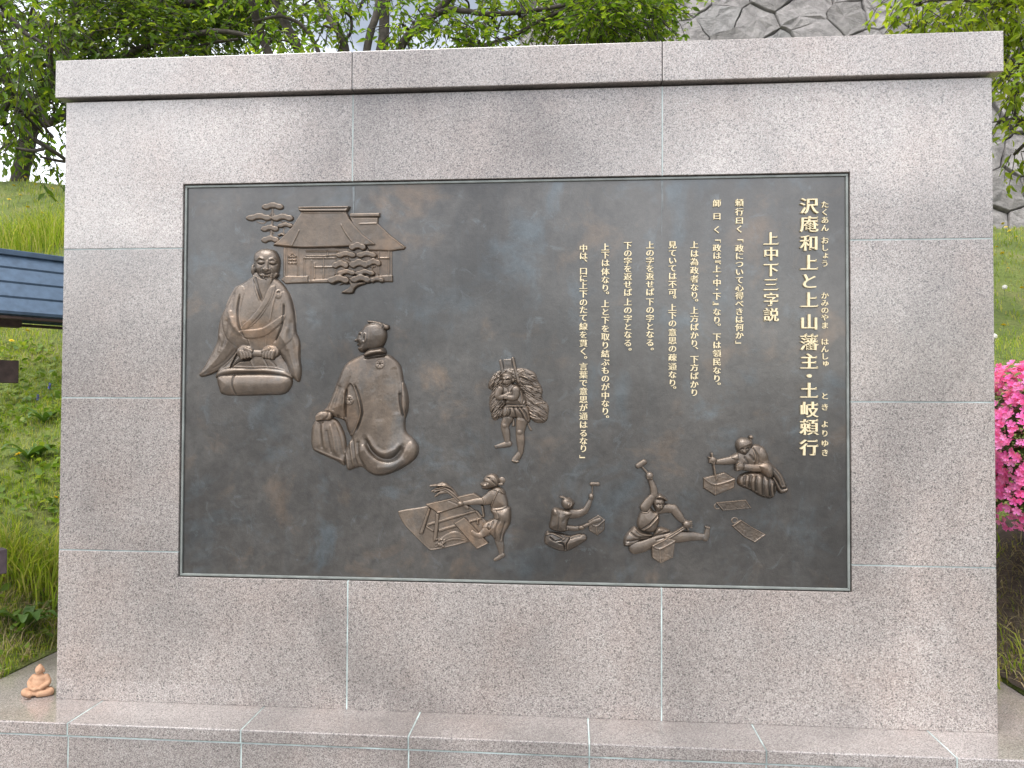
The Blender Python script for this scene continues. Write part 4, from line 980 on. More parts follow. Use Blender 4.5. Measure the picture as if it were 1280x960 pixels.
# ------------------------------------------------------------------ castle wall of fitted field stones
def castle_wall():
    x0 = at(642, 120, YW).x; W, Ht = 11.5, 6.8
    base_z = tz(x0 + 3, YW) - .35; lean = math.tan(R(17))
    rg = np.random.default_rng(21)
    nx_, nz_ = 19, 15; P = []
    for j in range(-1, nz_ + 1):
        for i in range(-1, nx_ + 1):
            P.append(((i + .5 + .5 * (j % 2) * .9 + rg.uniform(-.34, .34)) * W / nx_, (j + .5 + rg.uniform(-.36, .36)) * Ht / nz_))
    P = np.array(P); V, F = [], []
    def wpt(u, v, d):
        # d: how far the stone stands out of the wall plane
        return (x0 + u, YW + v * lean - d * math.cos(R(17)), base_z + v + d * math.sin(R(17)))
    for k, c in enumerate(P):
        if not (0 <= c[0] <= W and 0 <= c[1] <= Ht): continue
        poly = [(c[0] - 2, c[1] - 2), (c[0] + 2, c[1] - 2), (c[0] + 2, c[1] + 2), (c[0] - 2, c[1] + 2)]
        for q in P[np.argsort(((P - c) ** 2).sum(1))[1:22]]:
            mid = (c + q) / 2; n = q - c; out = []
            for a, b in zip(poly, poly[1:] + poly[:1]):
                da = (a[0] - mid[0]) * n[0] + (a[1] - mid[1]) * n[1]; db = (b[0] - mid[0]) * n[0] + (b[1] - mid[1]) * n[1]
                if da <= 0: out.append(a)
                if da * db < 0:
                    t = da / (da - db); out.append((a[0] + (b[0] - a[0]) * t, a[1] + (b[1] - a[1]) * t))
            poly = out
            if len(poly) < 3: break
        if len(poly) < 3: continue
        pl = np.clip(np.array(poly), [0.0, 0.0], [W, Ht]); c2 = pl.mean(0)
        # finer outline with a little wander
        fine = []
        for a, b in zip(pl, np.roll(pl, -1, 0)):
            m_ = max(2, int(np.linalg.norm(b - a) / .12))
            for t in np.arange(m_) / m_: fine.append(a + (b - a) * t + rg.normal(0, .008, 2) * (t > 0))
        fine = np.array(fine); n = len(fine); out_ = rg.uniform(.015, .06); tl = rg.normal(0, .06, 2)
        gap = rg.uniform(.005, .010)
        def ring(shr, d, wob):
            r_ = np.linalg.norm(fine - c2, axis=1)[:, None]
            p = c2 + (fine - c2) * (1 - shr / np.maximum(r_, .05))
            return [wpt(u, v, d + (u - c2[0]) * tl[0] + (v - c2[1]) * tl[1] + rg.normal(0, wob)) for u, v in p]
        o = len(V)
        rs = [ring(gap, -.12, 0), ring(gap, out_ * .75, .004), ring(gap + .008, out_, .005), ring(gap + .10, out_ + .004, .014)]
        for r_ in rs: V += r_
        V.append(wpt(c2[0], c2[1], out_ + .006 + rg.normal(0, .014)))
        for q in range(3):
            for i in range(n):
                j = (i + 1) % n; F.append((o + q * n + i, o + q * n + j, o + (q + 1) * n + j, o + (q + 1) * n + i))
        for i in range(n):
            j = (i + 1) % n; F.append((o + 3 * n + i, o + 3 * n + j, o + 4 * n, o + 4 * n))
    me = bpy.data.meshes.new('stones'); me.from_pydata(V, [], [tuple(dict.fromkeys(f)) for f in F]); me.update()
    mt, nt, b = mat_new('field_stone'); g = N(nt); p = g.pos(); ge = g.n('NewGeometry')
    c = g.ramp(ge.outputs['Random Per Island'], [(0, (.19, .178, .166)), (.35, (.255, .24, .228)), (.7, (.29, .27, .258)), (1, (.21, .21, .20))])
    c = g.mix(1.0, c, g.ramp(g.noise(p, 5, 7, .68, .5), [(.28, .50), (.5, 1.0), (.75, 1.4)]), 'MULTIPLY')
    c = g.mix(g.ramp(g.noise(p, 2.3, 6, .7), [(.58, 0.0), (.74, .5)]), c, (.40, .40, .37))
    c = g.mix(g.ramp(g.noise(g.pos((3, 3, .5)), 1.5, 4, .6), [(.56, 0.0), (.72, .45)]), c, (.10, .095, .09))
    g.l(c, b.inputs['Base Color']); b.inputs['Roughness'].default_value = .9
    g.bump(g.math('ADD', g.noise(p, 9, 8, .7), g.math('MULTIPLY', g.noise(p, 50, 5, .7), .4)), .95, .06, b)
    root = tag(empty('castle_wall', (x0 + W / 2, YW, base_z)), 'leaning grey castle rampart of fitted irregular stones behind the monument', 'stone wall')
    o = link('stone_facing', me, mt); o.parent = root; o.matrix_parent_inverse = Matrix.Translation(-Vector(root.location))
    bm = bmesh.new()
    pts = [wpt(.02, -.3, -.05), wpt(W - .02, -.3, -.05), wpt(W - .02, Ht - .02, -.05), wpt(.02, Ht - .02, -.05)]
    fr = [bm.verts.new(q) for q in pts]; bk = [bm.verts.new((q[0], YW + 4.2, q[2])) for q in pts]
    bm.faces.new(fr); bm.faces.new(bk[::-1])
    for i in range(4): bm.faces.new((fr[i], bk[i], bk[(i + 1) % 4], fr[(i + 1) % 4]))
    bmesh.ops.recalc_face_normals(bm, faces=bm.faces)
    o = bm_obj('rubble_core', bm, simple('wall_joint_dark', (.060, .056, .050), .95, var=.4)); o.parent = root; o.matrix_parent_inverse = Matrix.Translation(-Vector(root.location))
castle_wall()

# ------------------------------------------------------------------ leaves and trees
def leaves_mesh(name, C, size, mat, parent=None, droop=.45, aspect=.40, rg=RNG, D=None):
    """One folded, bent leaf per point of C (n,3)."""
    n = len(C); L = size * rg.uniform(.65, 1.25, n)
    az = rg.uniform(0, 2 * np.pi, n); dz = -droop + rg.normal(0, .40, n)
    d = np.stack([np.cos(az), np.sin(az), dz], 1)
    if D is not None: d = d + D * .5
    d /= np.linalg.norm(d, axis=1)[:, None]
    up = np.array([0, 0, 1.0]) + rg.normal(0, .45, (n, 3))
    s = np.cross(d, up); s /= np.linalg.norm(s, axis=1)[:, None] + 1e-9; u = np.cross(s, d)
    L = L[:, None]; w = L * aspect * .5
    P0 = C; P1 = C + d * L * .45 - u * L * .03; P2 = C + d * L - u * L * .16
    A = C + d * L * .42 + s * w + u * L * .07; B = C + d * L * .42 - s * w + u * L * .07
    A2 = C + d * L * .72 + s * w * .72 - u * L * .01; B2 = C + d * L * .72 - s * w * .72 - u * L * .01
    V = np.stack([P0, P1, P2, A, B, A2, B2], 1).reshape(-1, 3)
    f = np.array([[0, 3, 5, 1], [1, 5, 2, 2], [0, 1, 6, 4], [1, 2, 6, 6]])
    q = np.array([[0, 3, 5, 1], [0, 1, 6, 4]]); t = np.array([[1, 5, 2], [1, 2, 6]])
    i = (np.arange(n) * 7)[:, None, None]
    Q = (q[None] + i).reshape(-1, 4); T = (t[None] + i).reshape(-1, 3)
    me = bpy.data.meshes.new(name); me.vertices.add(len(V)); me.vertices.foreach_set('co', V.astype(np.float32).ravel())
    lv = np.concatenate([Q.ravel(), T.ravel()]).astype(np.int32); me.loops.add(len(lv)); me.loops.foreach_set('vertex_index', lv)
    st = np.concatenate([np.arange(len(Q)) * 4, len(Q) * 4 + np.arange(len(T)) * 3]).astype(np.int32)
    me.polygons.add(len(st)); me.polygons.foreach_set('loop_start', st)
    me.polygons.foreach_set('loop_total', np.concatenate([np.full(len(Q), 4), np.full(len(T), 3)]).astype(np.int32))
    me.update(calc_edges=True)
    return link(name, me, mat, parent)

def tree(name, label, base, stems, clusters, leaf, size, twig_r=.006, seed=0, mat=None, droop=.45, aspect=.40, tuft=7, dense=1.0):
    """stems: [(points (world), r0, r1)]; clusters: [(centre, radii, n_twigs)]: each twig carries tufts of leaves."""
    rg = np.random.default_rng(seed)
    root = tag(empty(name, base), label, 'tree')
    parts, nodes = [], []
    for pts, r0, r1 in stems:
        p = catmull(np.array([tuple(q) for q in pts]), 7, False)
        p = p + np.cumsum(rg.normal(0, .004, p.shape), 0)
        parts.append(tube_np(p, np.linspace(r0, r1, len(p)), 8)); nodes.append(p)
    nodes = np.concatenate(nodes); LC, LD = [], []; tw = []
    for c, rad, n in clusters:
        c = np.array(c); rad = np.array(rad) * np.ones(3)
        for _ in range(int(n * dense)):
            v = rg.normal(0, 1, 3); v /= np.linalg.norm(v); v *= rg.uniform(.15, 1) ** (1 / 2.2); q = c + v * rad
            # twig grows outwards from the cluster's middle
            dirn = (q - c) + rg.normal(0, .25, 3) * rad; dirn[2] = dirn[2] * .55 - .08; dirn /= np.linalg.norm(dirn) + 1e-9
            L = rg.uniform(.14, .34); e = q + dirn * L + np.array([0, 0, -.05])
            P = np.array([q, (q + e) / 2 + rg.normal(0, .015, 3), e]); tw.append((P, np.array([twig_r, twig_r * .7, twig_r * .35])))
            m_ = tuft
            t = rg.uniform(0, 1, m_)[:, None]
            LC.append(q + (e - q) * t + rg.normal(0, .018, (m_, 3))); LD.append(np.repeat(dirn[None] * .9, m_, 0))
        d = np.linalg.norm(nodes - c, axis=1); a = nodes[d.argmin()]
        if d.min() > .1:
            md = (a + c) / 2 + rg.normal(0, .06, 3); tw.append((catmull(np.array([a, md, c]), 5, False), np.linspace(.018, .008, 11)))
    for P, r_ in tw: parts.append(tube_np(P, r_, 4))
    V, F = join_np(parts)
    o = np_obj('trunk', V, F, mat or M['bark'], smooth=True); o.parent = root; o.matrix_parent_inverse = Matrix.Translation(-Vector(base))
    o = leaves_mesh('crown', np.concatenate(LC), size, leaf, droop=droop, aspect=aspect, rg=rg, D=np.concatenate(LD)); o.parent = root; o.matrix_parent_inverse = Matrix.Translation(-Vector(base))
    return root
M['leaf_mid'] = leafmat('leaf_mid', [(.06, .115, .012), (.095, .165, .018), (.14, .21, .022), (.22, .27, .03)], .5)
M['leaf_dark'] = leafmat('leaf_dark', [(.04, .08, .013), (.065, .115, .016), (.10, .155, .02), (.17, .21, .028)], .42)
M['leaf_light'] = leafmat('leaf_light', [(.12, .18, .018), (.17, .235, .022), (.22, .28, .03), (.30, .33, .04)], .5)
def A3(px, py, y): return tuple(at(px, py, y))
def pxm(y): return (y - CAM.y) / FPX
def cl(px, py, y, rpx, n, rd=None, sq=1.0):
    k = pxm(y); return (A3(px, py, y), (rpx * k, (rd if rd else rpx * k), rpx * k * sq), n)
def grd(x, y): return (x, y, tz(x, y) - .05)
rg0 = np.random.default_rng(5)
# many stemmed tree behind the middle of the wall
yA = 4.6; bx = at(440, 100, yA).x; bA = grd(bx, yA)
def stA(pts, r0, r1, y0=yA, y1=yA):
    ys = np.linspace(y0, y1, len(pts)); w = [A3(p[0], p[1], y) for p, y in zip(pts, ys)]
    return ([bA, ((bA[0] * .45 + w[0][0] * .55), (bA[1] + w[0][1]) / 2, bA[2] * .45 + w[0][2] * .55)] + w, r0, r1)
stems = [stA([(337, 63), (320, 8), (300, -70)], .055, .03, yA, 4.2), stA([(375, 63), (345, 0), (322, -90)], .06, .035), stA([(434, 59), (400, 0), (372, -90)], .055, .03, yA, 5.2),
         stA([(455, 63), (468, 0), (466, -110)], .05, .03), stA([(476, 59), (481, 0), (492, -120)], .07, .045, 5.0, 5.4), stA([(497, 59), (543, 8), (600, -60)], .055, .03),
         stA([(500, 57), (550, 14), (612, 18), (690, 10), (750, -12)], .042, .014, yA, 4.2), stA([(560, 80), (632, 50), (700, 16), (765, -24)], .032, .012, yA, 4.3),
         stA([(400, 70), (378, 30), (350, 20), (318, 28)], .03, .012, yA, 4.4), stA([(420, 70), (440, 30), (430, -20)], .025, .012)]
cA = []
for px, py, r_, n in [(335, 20, 26, 26), (372, 12, 22, 16), (410, 35, 20, 14), (425, 5, 20, 16), (350, 50, 18, 14), (500, 35, 24, 22), (520, 8, 20, 18), (560, 45, 26, 30), (600, 50, 24, 34), (585, 20, 26, 20), (625, 28, 24, 18), (640, -5, 28, 22), (665, 40, 18, 8), (540, -18, 40, 30), (460, -30, 40, 26), (380, -35, 40, 30), (310, -20, 40, 30),
                        (690, 5, 28, 30), (715, 30, 30, 60), (745, 20, 30, 70), (775, 28, 28, 70), (805, 15, 28, 60), (830, 22, 16, 24), (760, -15, 40, 60), (820, -15, 30, 40), (700, -40, 50, 40), (600, -70, 60, 50), (480, -100, 70, 60), (350, -100, 70, 60)]:
    cA.append(cl(px, py, rg0.uniform(4.0, 5.1), r_, n, .32))
tree('broadleaf_tree', 'broadleaf tree with many dark stems rising behind the middle of the granite wall', bA, stems, cA, M['leaf_mid'], .080, seed=31, dense=1.25, droop=.15)
# sunlit pale saplings between the stems
# big dark tree on the left of the crest
yB = 6.6; bxB = at(20, 212, yB).x; bB = grd(bxB, yB)
def W3(*p): return [A3(*q) for q in p]
stB = [([bB] + W3((40, 150, 6.5), (80, 60, 6.3), (110, -60, 6.2)), .11, .07), ([A3(40, 150, 6.5)] + W3((75, 148, 6.2), (160, 70, 6.0), (260, 40, 5.6), (340, 55, 5.4)), .06, .02), ([A3(80, 60, 6.3)] + W3((170, 20, 6.0), (260, 0, 5.8), (320, -20, 5.6)), .07, .03),
       ([A3(40, 150, 6.5)] + W3((0, 97, 6.3), (-60, 60, 6.2)), .05, .02), ([A3(75, 148, 6.2)] + W3((140, 110, 6.0), (240, 62, 5.8), (300, 50, 5.7)), .04, .015)]
cB = []
for _ in range(58):
    px = rg0.uniform(60, 335); py = rg0.uniform(-40, 74); cB.append(cl(px, py, rg0.uniform(5.3, 7.4), 34, 34, .5, .8))
for _ in range(20):
    px = rg0.uniform(-110, 60); py = rg0.uniform(-40, 90); cB.append(cl(px, py, rg0.uniform(5.8, 7.4), 40, 30, .5, .8))
for _ in range(8): cB.append(cl(rg0.uniform(-80, 330), rg0.uniform(-150, -50), rg0.uniform(5.4, 7.2), 50, 22, .6))
for px, py, r_, n in [(20, 130, 22, 16), (55, 125, 20, 18), (75, 110, 22, 24), (10, 175, 18, 8), (90, 130, 20, 20)]: cB.append(cl(px, py, 6.1, r_, n, .4))
tree('broadleaf_tree', 'dense dark green tree on the grassy crest at the left behind the wall', bB, stB, cB, M['leaf_dark'], .088, dense=.9, seed=32, droop=.15, tuft=8)
# near branches hanging in from the left
bD = grd(-5.4, 2.6)
stD = [([bD, (-5.3, 2.6, 3.2), (-5.0, 2.5, 4.0)] + W3((-20, -30, 2.4), (60, -60, 2.2)), .11, .03), ([(-5.1, 2.5, 3.7)] + W3((-40, 60, 2.4), (5, 95, 2.3), (45, 125, 2.25), (70, 160, 2.2)), .03, .006), ([(-5.0, 2.5, 4.0)] + W3((-20, 20, 2.3), (25, 40, 2.2), (55, 62, 2.2)), .03, .006), ([A3(5, 95, 2.3)] + W3((25, 150, 2.2), (52, 185, 2.2)), .012, .004)]
cD = []
for px, py, r_, n in [(12, 40, 26, 22), (35, 70, 20, 18), (55, 60, 20, 12), (10, 95, 20, 18), (30, 115, 18, 14), (5, 140, 18, 14), (12, 165, 16, 14), (28, 150, 14, 8), (20, 185, 14, 7), (55, 168, 12, 4), (66, 172, 8, 2), (50, 196, 8, 3), (-20, 60, 30, 20), (-30, 120, 30, 18), (-20, 0, 36, 22), (40, 10, 30, 14), (70, 30, 20, 8)]:
    cD.append(cl(px, py, rg0.uniform(2.0, 2.5), r_, n, .2))
tree('cherry_tree', 'cherry tree whose drooping leafy branches hang in at the left edge of the view', bD, stD, cD, M['leaf_mid'], .07, .004, seed=33, droop=.5, aspect=.42, tuft=6)
# light green tree coming in from the right
bC = grd(5.2, 3.2)
stC = [([bC, (5.15, 3.2, 3.6), (4.8, 3.2, 4.6)] + W3((1330, -40, 3.1), (1230, -50, 3.0)), .12, .03), ([(5.0, 3.2, 4.3)] + W3((1340, 30, 3.1), (1280, 12, 3.0), (1200, 5, 2.9), (1150, 8, 2.9)), .03, .006), ([(5.1, 3.2, 4.0)] + W3((1340, 90, 3.0), (1290, 80, 3.0), (1255, 75, 3.0)), .022, .006), ([(5.1, 3.2, 3.7)] + W3((1340, 160, 3.0), (1285, 148, 3.0), (1245, 155, 3.0)), .018, .004), ([(5.1, 3.2, 3.5)] + W3((1340, 190, 3.0), (1275, 185, 3.0)), .014, .004)]
cC = []
for px, py, r_, n in [(1150, 5, 16, 12), (1175, 12, 20, 22), (1205, 14, 22, 28), (1235, 15, 24, 30), (1262, 12, 24, 30), (1262, 50, 22, 28), (1275, 80, 22, 26), (1258, 95, 12, 7), (1272, 105, 12, 6), (1258, 152, 8, 4), (1246, 156, 5, 2), (1275, 150, 10, 4), (1276, 186, 8, 5), (1200, -25, 36, 26), (1270, -30, 36, 30), (1310, 40, 34, 30), (1325, 110, 24, 12), (1330, 180, 24, 8), (1140, -20, 20, 10)]:
    cC.append(cl(px, py, rg0.uniform(2.8, 3.3), r_, n, .22))
tree('broadleaf_tree', 'pale yellow-green tree whose leafy sprays hang in over the right end of the wall', bC, stC, cC, M['leaf_light'], .075, .004, seed=34, droop=.3, tuft=8)

# ------------------------------------------------------------------ turf
M['grass'] = leafmat('grass_blades', [(.13, .20, .018), (.19, .27, .025), (.26, .33, .035), (.34, .35, .07), (.42, .37, .15)], .45, .6, .2)
def blades(name, XY, h, w, mat, lean=.35, zoff=-.01):
    rg = RNG; n = len(XY); x, y = XY[:, 0], XY[:, 1]; z = terrain(x, y) + zoff
    az = rg.uniform(0, 2 * np.pi, n); hh = h * rg.uniform(.45, 1.25, n); ww = w * rg.uniform(.7, 1.3, n)
    ln = lean * rg.uniform(.2, 1.6, n) * hh; la = rg.uniform(0, 2 * np.pi, n)
    s = np.stack([np.cos(az), np.sin(az), 0 * az], 1) * ww[:, None] * .5
    B = np.stack([x, y, z], 1); lv = np.stack([np.cos(la), np.sin(la), 0 * la], 1)
    M1 = B + lv * (ln * .35)[:, None] + np.array([0, 0, 1]) * (hh * .6)[:, None]
    T = B + lv * ln[:, None] + np.array([0, 0, 1]) * (hh * (1 - .25 * np.minimum(ln / hh, 1.5)))[:, None]
    V = np.stack([B - s, B + s, M1 + s * .75, M1 - s * .75, T], 1).reshape(-1, 3)
    i = (np.arange(n) * 5)[:, None, None]
    F = (np.array([[0, 1, 2], [0, 2, 3], [3, 2, 4]])[None] + i).reshape(-1, 3)
    return np_obj(name, V, F, mat)
def scatter(n, x0, x1, y0, y1, dens=None):
    P = np.stack([RNG.uniform(x0, x1, n), RNG.uniform(y0, y1, n)], 1)
    keep = ~((P[:, 0] > 1.6) & (P[:, 0] < 2.75) & (P[:, 1] < 1.05) & (RNG.random(n) < .86)) & ~((P[:, 0] > PLX0 - .01) & (P[:, 0] < PLX1 + .01) & (P[:, 1] < PLY1 + .02))
    f = np.sin(P[:, 0] * 3.1 + 1.3 * np.sin(P[:, 1] * 2.3)) * np.sin(P[:, 1] * 3.7 + np.sin(P[:, 0] * 2.9))
    if dens: keep &= RNG.random(n) < np.clip(.62 + f * dens, .05, 1)
    return P[keep]
gp_ = [(scatter(50000, -4.6, -1.9, -.15, 3.0, .35), .055, .0045), (scatter(15000, -7.2, -2.0, 3.0, 7.0, .35), .075, .008), (scatter(26000, 1.5, 4.0, -.15, 3.2, .35), .045, .0045), (scatter(17000, 2.0, 7.0, 3.0, 7.1, .3), .055, .008), (scatter(10000, -2.2, 2.2, .7, 7, .3), .07, .008), (scatter(5200, -3.0, -2.235, -.1, 1.0), .045, .004), (np.stack([RNG.uniform(1.72, 2.4, 900), RNG.uniform(.1, .9, 900)], 1), .06, .004)]
parts = []
V_, F_ = [], []; off = 0
for XY, h, w in gp_:
    o = blades('grass_tmp', XY, h, w, M['grass']); me = o.data
    v = np.zeros(len(me.vertices) * 3); me.vertices.foreach_get('co', v); f = np.zeros(len(me.polygons) * 3, int); me.polygons.foreach_get('vertices', f)
    V_.append(v.reshape(-1, 3)); F_.append(f.reshape(-1, 3) + off); off += len(v) // 3; bpy.data.objects.remove(o)
# taller clumps
rgt = np.random.default_rng(9)
tus = [(at(40, 640, .75), .20, 260), (at(20, 660, .7), .20, 180), (at(60, 620, .85), .20, 160), (at(40, 290, 4.2), .34, 300), (at(66, 285, 4.1), .34, 240), (at(15, 300, 4.0), .32, 220), (at(78, 280, 4.3), .34, 180), (at(5, 285, 4.2), .3, 160), (at(1262, 770, .55), .14, 80)]
for c, h, n in tus:
    XY = np.stack([c.x + rgt.normal(0, .09 if h < .25 else .2, n), c.y + rgt.normal(0, .07 if h < .25 else .16, n)], 1)
    o = blades('grass_tmp', XY, h, .007, M['grass'], .5); me = o.data
    v = np.zeros(len(me.vertices) * 3); me.vertices.foreach_get('co', v); f = np.zeros(len(me.polygons) * 3, int); me.polygons.foreach_get('vertices', f)
    V_.append(v.reshape(-1, 3)); F_.append(f.reshape(-1, 3) + off); off += len(v) // 3; bpy.data.objects.remove(o)
go = np_obj('grass', np.concatenate(V_), np.concatenate(F_), M['grass']); tag(go, 'short rough grass and taller tufts covering the bank behind the monument', None, None, 'stuff')
xs_, ys_ = np.meshgrid(np.linspace(1.703, 2.9, 40), np.linspace(-.2, 1.25, 40))
rr_ = np.hypot((xs_ - 2.2) / .68, (ys_ - .5) / .72); zz_ = terrain(xs_, ys_) + .010 + .03 * np.clip(1 - rr_, 0, 1) + RNG.normal(0, .004, xs_.shape)
i_ = np.arange(1600).reshape(40, 40)
o = np_obj('soil', np.stack([xs_.ravel(), ys_.ravel(), zz_.ravel()], 1), np.stack([i_[:-1, :-1].ravel(), i_[:-1, 1:].ravel(), i_[1:, 1:].ravel(), i_[1:, :-1].ravel()], 1), M['soil'], smooth=True); o['kind'] = 'structure'
# dry straw and low creeping weeds
M['dry'] = leafmat('dry_straw', [(.26, .20, .11), (.40, .33, .19), (.16, .12, .07), (.20, .20, .07)], .2, .7, .2)
XY = np.concatenate([np.stack([RNG.uniform(1.72, 2.6, 5200), RNG.uniform(-.1, 1.1, 5200)], 1), scatter(2600, -2.9, -2.235, -.05, .85)])
tag(blades('dry_grass', XY, .09, .004, M['dry'], 1.3), 'dry straw lying on the soil at both ends of the plinth', None, None, 'stuff')
M['weed'] = leafmat('weed_leaves', [(.07, .13, .018), (.11, .18, .022), (.15, .22, .03), (.22, .26, .045)], .35)
XY = scatter(5200, -4.2, -2.2, .15, 2.6, .6); C = np.stack([XY[:, 0], XY[:, 1], terrain(XY[:, 0], XY[:, 1]) + RNG.uniform(.0, .05, len(XY))], 1)
tag(leaves_mesh('ground_cover', C, .045, M['weed'], droop=-.5, aspect=.6), 'small leafed creeping weeds among the grass on the left bank', None, None, 'stuff')
# ------------------------------------------------------------------ plants one can count
def copy_tree(o, parent=None):
    c = o.copy(); COL.objects.link(c)
    if parent is not None: c.parent = parent; c.matrix_parent_inverse = o.matrix_parent_inverse.copy()
    for ch in o.children: copy_tree(ch, c)
    return c
def blade_leaf(P, w, curl=.0, n=6, up=Vector((0, 0, 1))):
    """Leaf strip along P (k,3) with a lens shaped width."""
    p = catmull(np.array(P, float), n, False); k = len(p); T = np.gradient(p, axis=0); T /= np.linalg.norm(T, axis=1)[:, None]
    s = np.cross(T, np.array([0.05, .08, 1.0])); s /= np.linalg.norm(s, axis=1)[:, None] + 1e-9
    u = np.cross(s, T); t = np.linspace(0, 1, k); ww = w * np.sin(np.pi * np.clip(t * .93 + .05, 0, 1)) ** .8
    V = np.stack([p - s * ww[:, None] + u * ww[:, None] * .25, p, p + s * ww[:, None] + u * ww[:, None] * .25], 1).reshape(-1, 3); F = []
    for i in range(k - 1):
        for j in range(2): F.append((i * 3 + j, i * 3 + j + 1, i * 3 + j + 4, i * 3 + j + 3))
    return V, np.array(F)
M['weed_leaf'] = leafmat('broad_weed_leaf', [(.05, .10, .018), (.08, .14, .025)], .25)
M['yellow'] = simple('dandelion_yellow', (.75, .55, .02), .6, var=.15, scale=60)
M['stalk'] = simple('flower_stalk', (.10, .14, .04), .6)
M['down'] = simple('seed_down', (.62, .60, .55), .9, var=.1)
M['violet'] = simple('violet_petal', (.10, .10, .42), .6, var=.3, scale=90)
def rosette(seed, n, L, rise):
    rg = np.random.default_rng(seed); parts = []
    for i in range(n):
        a = i * 2.4 + rg.normal(0, .2); l = L * rg.uniform(.6, 1.1); d = np.array([math.cos(a), math.sin(a), 0]); r_ = rise * rg.uniform(.5, 1.3)
        parts.append(blade_leaf([(0, 0, 0), d * l * .35 + (0, 0, r_ * l * .5), d * l * .75 + (0, 0, r_ * l * .75), d * l + (0, 0, r_ * l * .55)], l * .17))
    return join_np(parts)
def weed(px, py, y, seed, n, L, rise, label):
    p = at(px, py, y); z = tz(p.x, y)
    V, F = rosette(seed, n, L, rise); o = np_obj('leafy_weed', V, F, M['weed_leaf'], smooth=True)
    # stand on the slope where the sight line meets it
    o.location = (p.x, y, z); tag(o, label, 'plant', 'broad leaved weeds on the left bank'); return o
def on_bank(px, py):
    """Point of the bank the photograph shows at (px, py)."""
    d = ray(px, py); t0 = .5
    for i in range(4000):
        t = 2.0 + i * .0025 * (1 + i / 800)
        q = CAM + d * (t / d.y)
        if q.z < tz(q.x, q.y) and q.y > .2: return q
    return CAM + d * 8
q = on_bank(35, 575)
weed(35, 575, q.y, 1, 9, .16, .7, 'tall leafy weed below the roofed board, midway up the bank')
q = on_bank(30, 790); weed(30, 785, q.y, 2, 13, .13, .9, 'bushy leafy weed just above the clay figure beside the wall')
q = on_bank(55, 530); weed(55, 530, q.y, 3, 8, .15, .8, 'leafy weed with broad leaves close to the wall under the dark roof')
def dandelion():
    r_ = empty('dandelion'); 
    V, F = tube_np([(0, 0, 0), (.004, .002, .05), (.002, 0, .09)], [.002, .002, .002], 5); o = np_obj('stem', V, F, M['stalk']); o.parent = r_
    parts = []
    for k in range(3):
        for i in range(16 - k * 3):
            a = i * 2 * math.pi / (16 - k * 3) + k; L = .019 - k * .005; e = .15 + k * .45
            d = np.array([math.cos(a) * math.cos(e), math.sin(a) * math.cos(e), math.sin(e)]); s = np.array([-math.sin(a), math.cos(a), 0]) * .0028; b = np.array([.002, 0, .09])
            parts.append((np.array([b - s * .4, b + s * .4, b + d * L + s, b + d * L - s]), np.array([[0, 1, 2, 3]])))
    V, F = join_np(parts); o = np_obj('flower_head', V, F, M['yellow']); o.parent = r_; return r_
proto = dandelion(); first = True
spots_r = [(1258, 280), (1257, 287), (1272, 307), (1257, 327), (1274, 337), (1255, 346), (1252, 423), (1268, 300), (1246, 318), (1277, 372), (1248, 390), (1264, 262), (1253, 232)]
spots_l = [(22, 255), (44, 238), (60, 246), (10, 262), (35, 270), (66, 232), (50, 222), (15, 240), (70, 262), (28, 228), (32, 425), (12, 440), (60, 640), (36, 590)]
for side, sp in (('right', spots_r[:11]), ('left', spots_l)):
    for px, py in sp:
        q = on_bank(px, py)
        o = proto if first else copy_tree(proto); first = False
        o.location = (q.x, q.y, tz(q.x, q.y)); s_ = RNG.uniform(.8, 1.25); o.scale = (s_,) * 3; o.rotation_euler = (RNG.uniform(.1, .5), RNG.uniform(-.3, .3), RNG.uniform(0, 6))
        if side == 'right': tag(o, 'yellow dandelion flower in the grass between the rampart and the azalea', 'flower', 'dandelions on the right bank')
        else: tag(o, 'yellow dandelion flower in the grass of the bank left of the monument', 'flower', 'dandelions on the left bank')
def clock():
    r_ = empty('dandelion_clock'); V, F = tube_np([(0, 0, 0), (.002, .003, .06), (0, 0, .11)], [.002] * 3, 5); o = np_obj('stem', V, F, M['stalk']); o.parent = r_
    bm = bmesh.new(); bmesh.ops.create_icosphere(bm, subdivisions=3, radius=.02)
    for v in bm.verts: v.co = v.co * RNG.uniform(.82, 1.05) + Vector((0, 0, .125))
    o = bm_obj('seed_head', bm, M['down']); o.parent = r_; return r_
proto = clock()
for i, (px, py, lb) in enumerate([(1256, 366, 'white dandelion seed head standing in the grass, the higher of two'), (1243, 431, 'white dandelion seed head just above the pink azalea')]):
    o = proto if i == 0 else copy_tree(proto); q = on_bank(px, py + 12); o.location = (q.x, q.y, tz(q.x, q.y)); tag(o, lb, 'flower', 'dandelion seed heads')
def spike(seed):
    rg = np.random.default_rng(seed); r_ = empty('bugle_flower'); V, F = tube_np([(0, 0, 0), (.004, 0, .07), (0, .003, .14)], [.003, .003, .002], 5); o = np_obj('stem', V, F, M['stalk']); o.parent = r_
    n = 60; t = rg.uniform(.05, .14, n); C = np.stack([rg.normal(0, .006, n), rg.normal(0, .006, n), t], 1)
    o = leaves_mesh('florets', C, .018, M['violet'], aspect=.7, rg=rg, droop=-.1); o.parent = r_; return r_
proto = spike(1)
for i, (px, py) in enumerate([(47, 492), (62, 478)]):
    o = proto if i == 0 else copy_tree(proto); q = on_bank(px, py + 14); o.location = (q.x, q.y, tz(q.x, q.y)); o.rotation_euler.z = i; o.scale = (.45 + .05 * i,) * 3
    tag(o, 'small violet-blue flower spike among weeds under the roofed board', 'flower', 'blue flower spikes on the left bank')

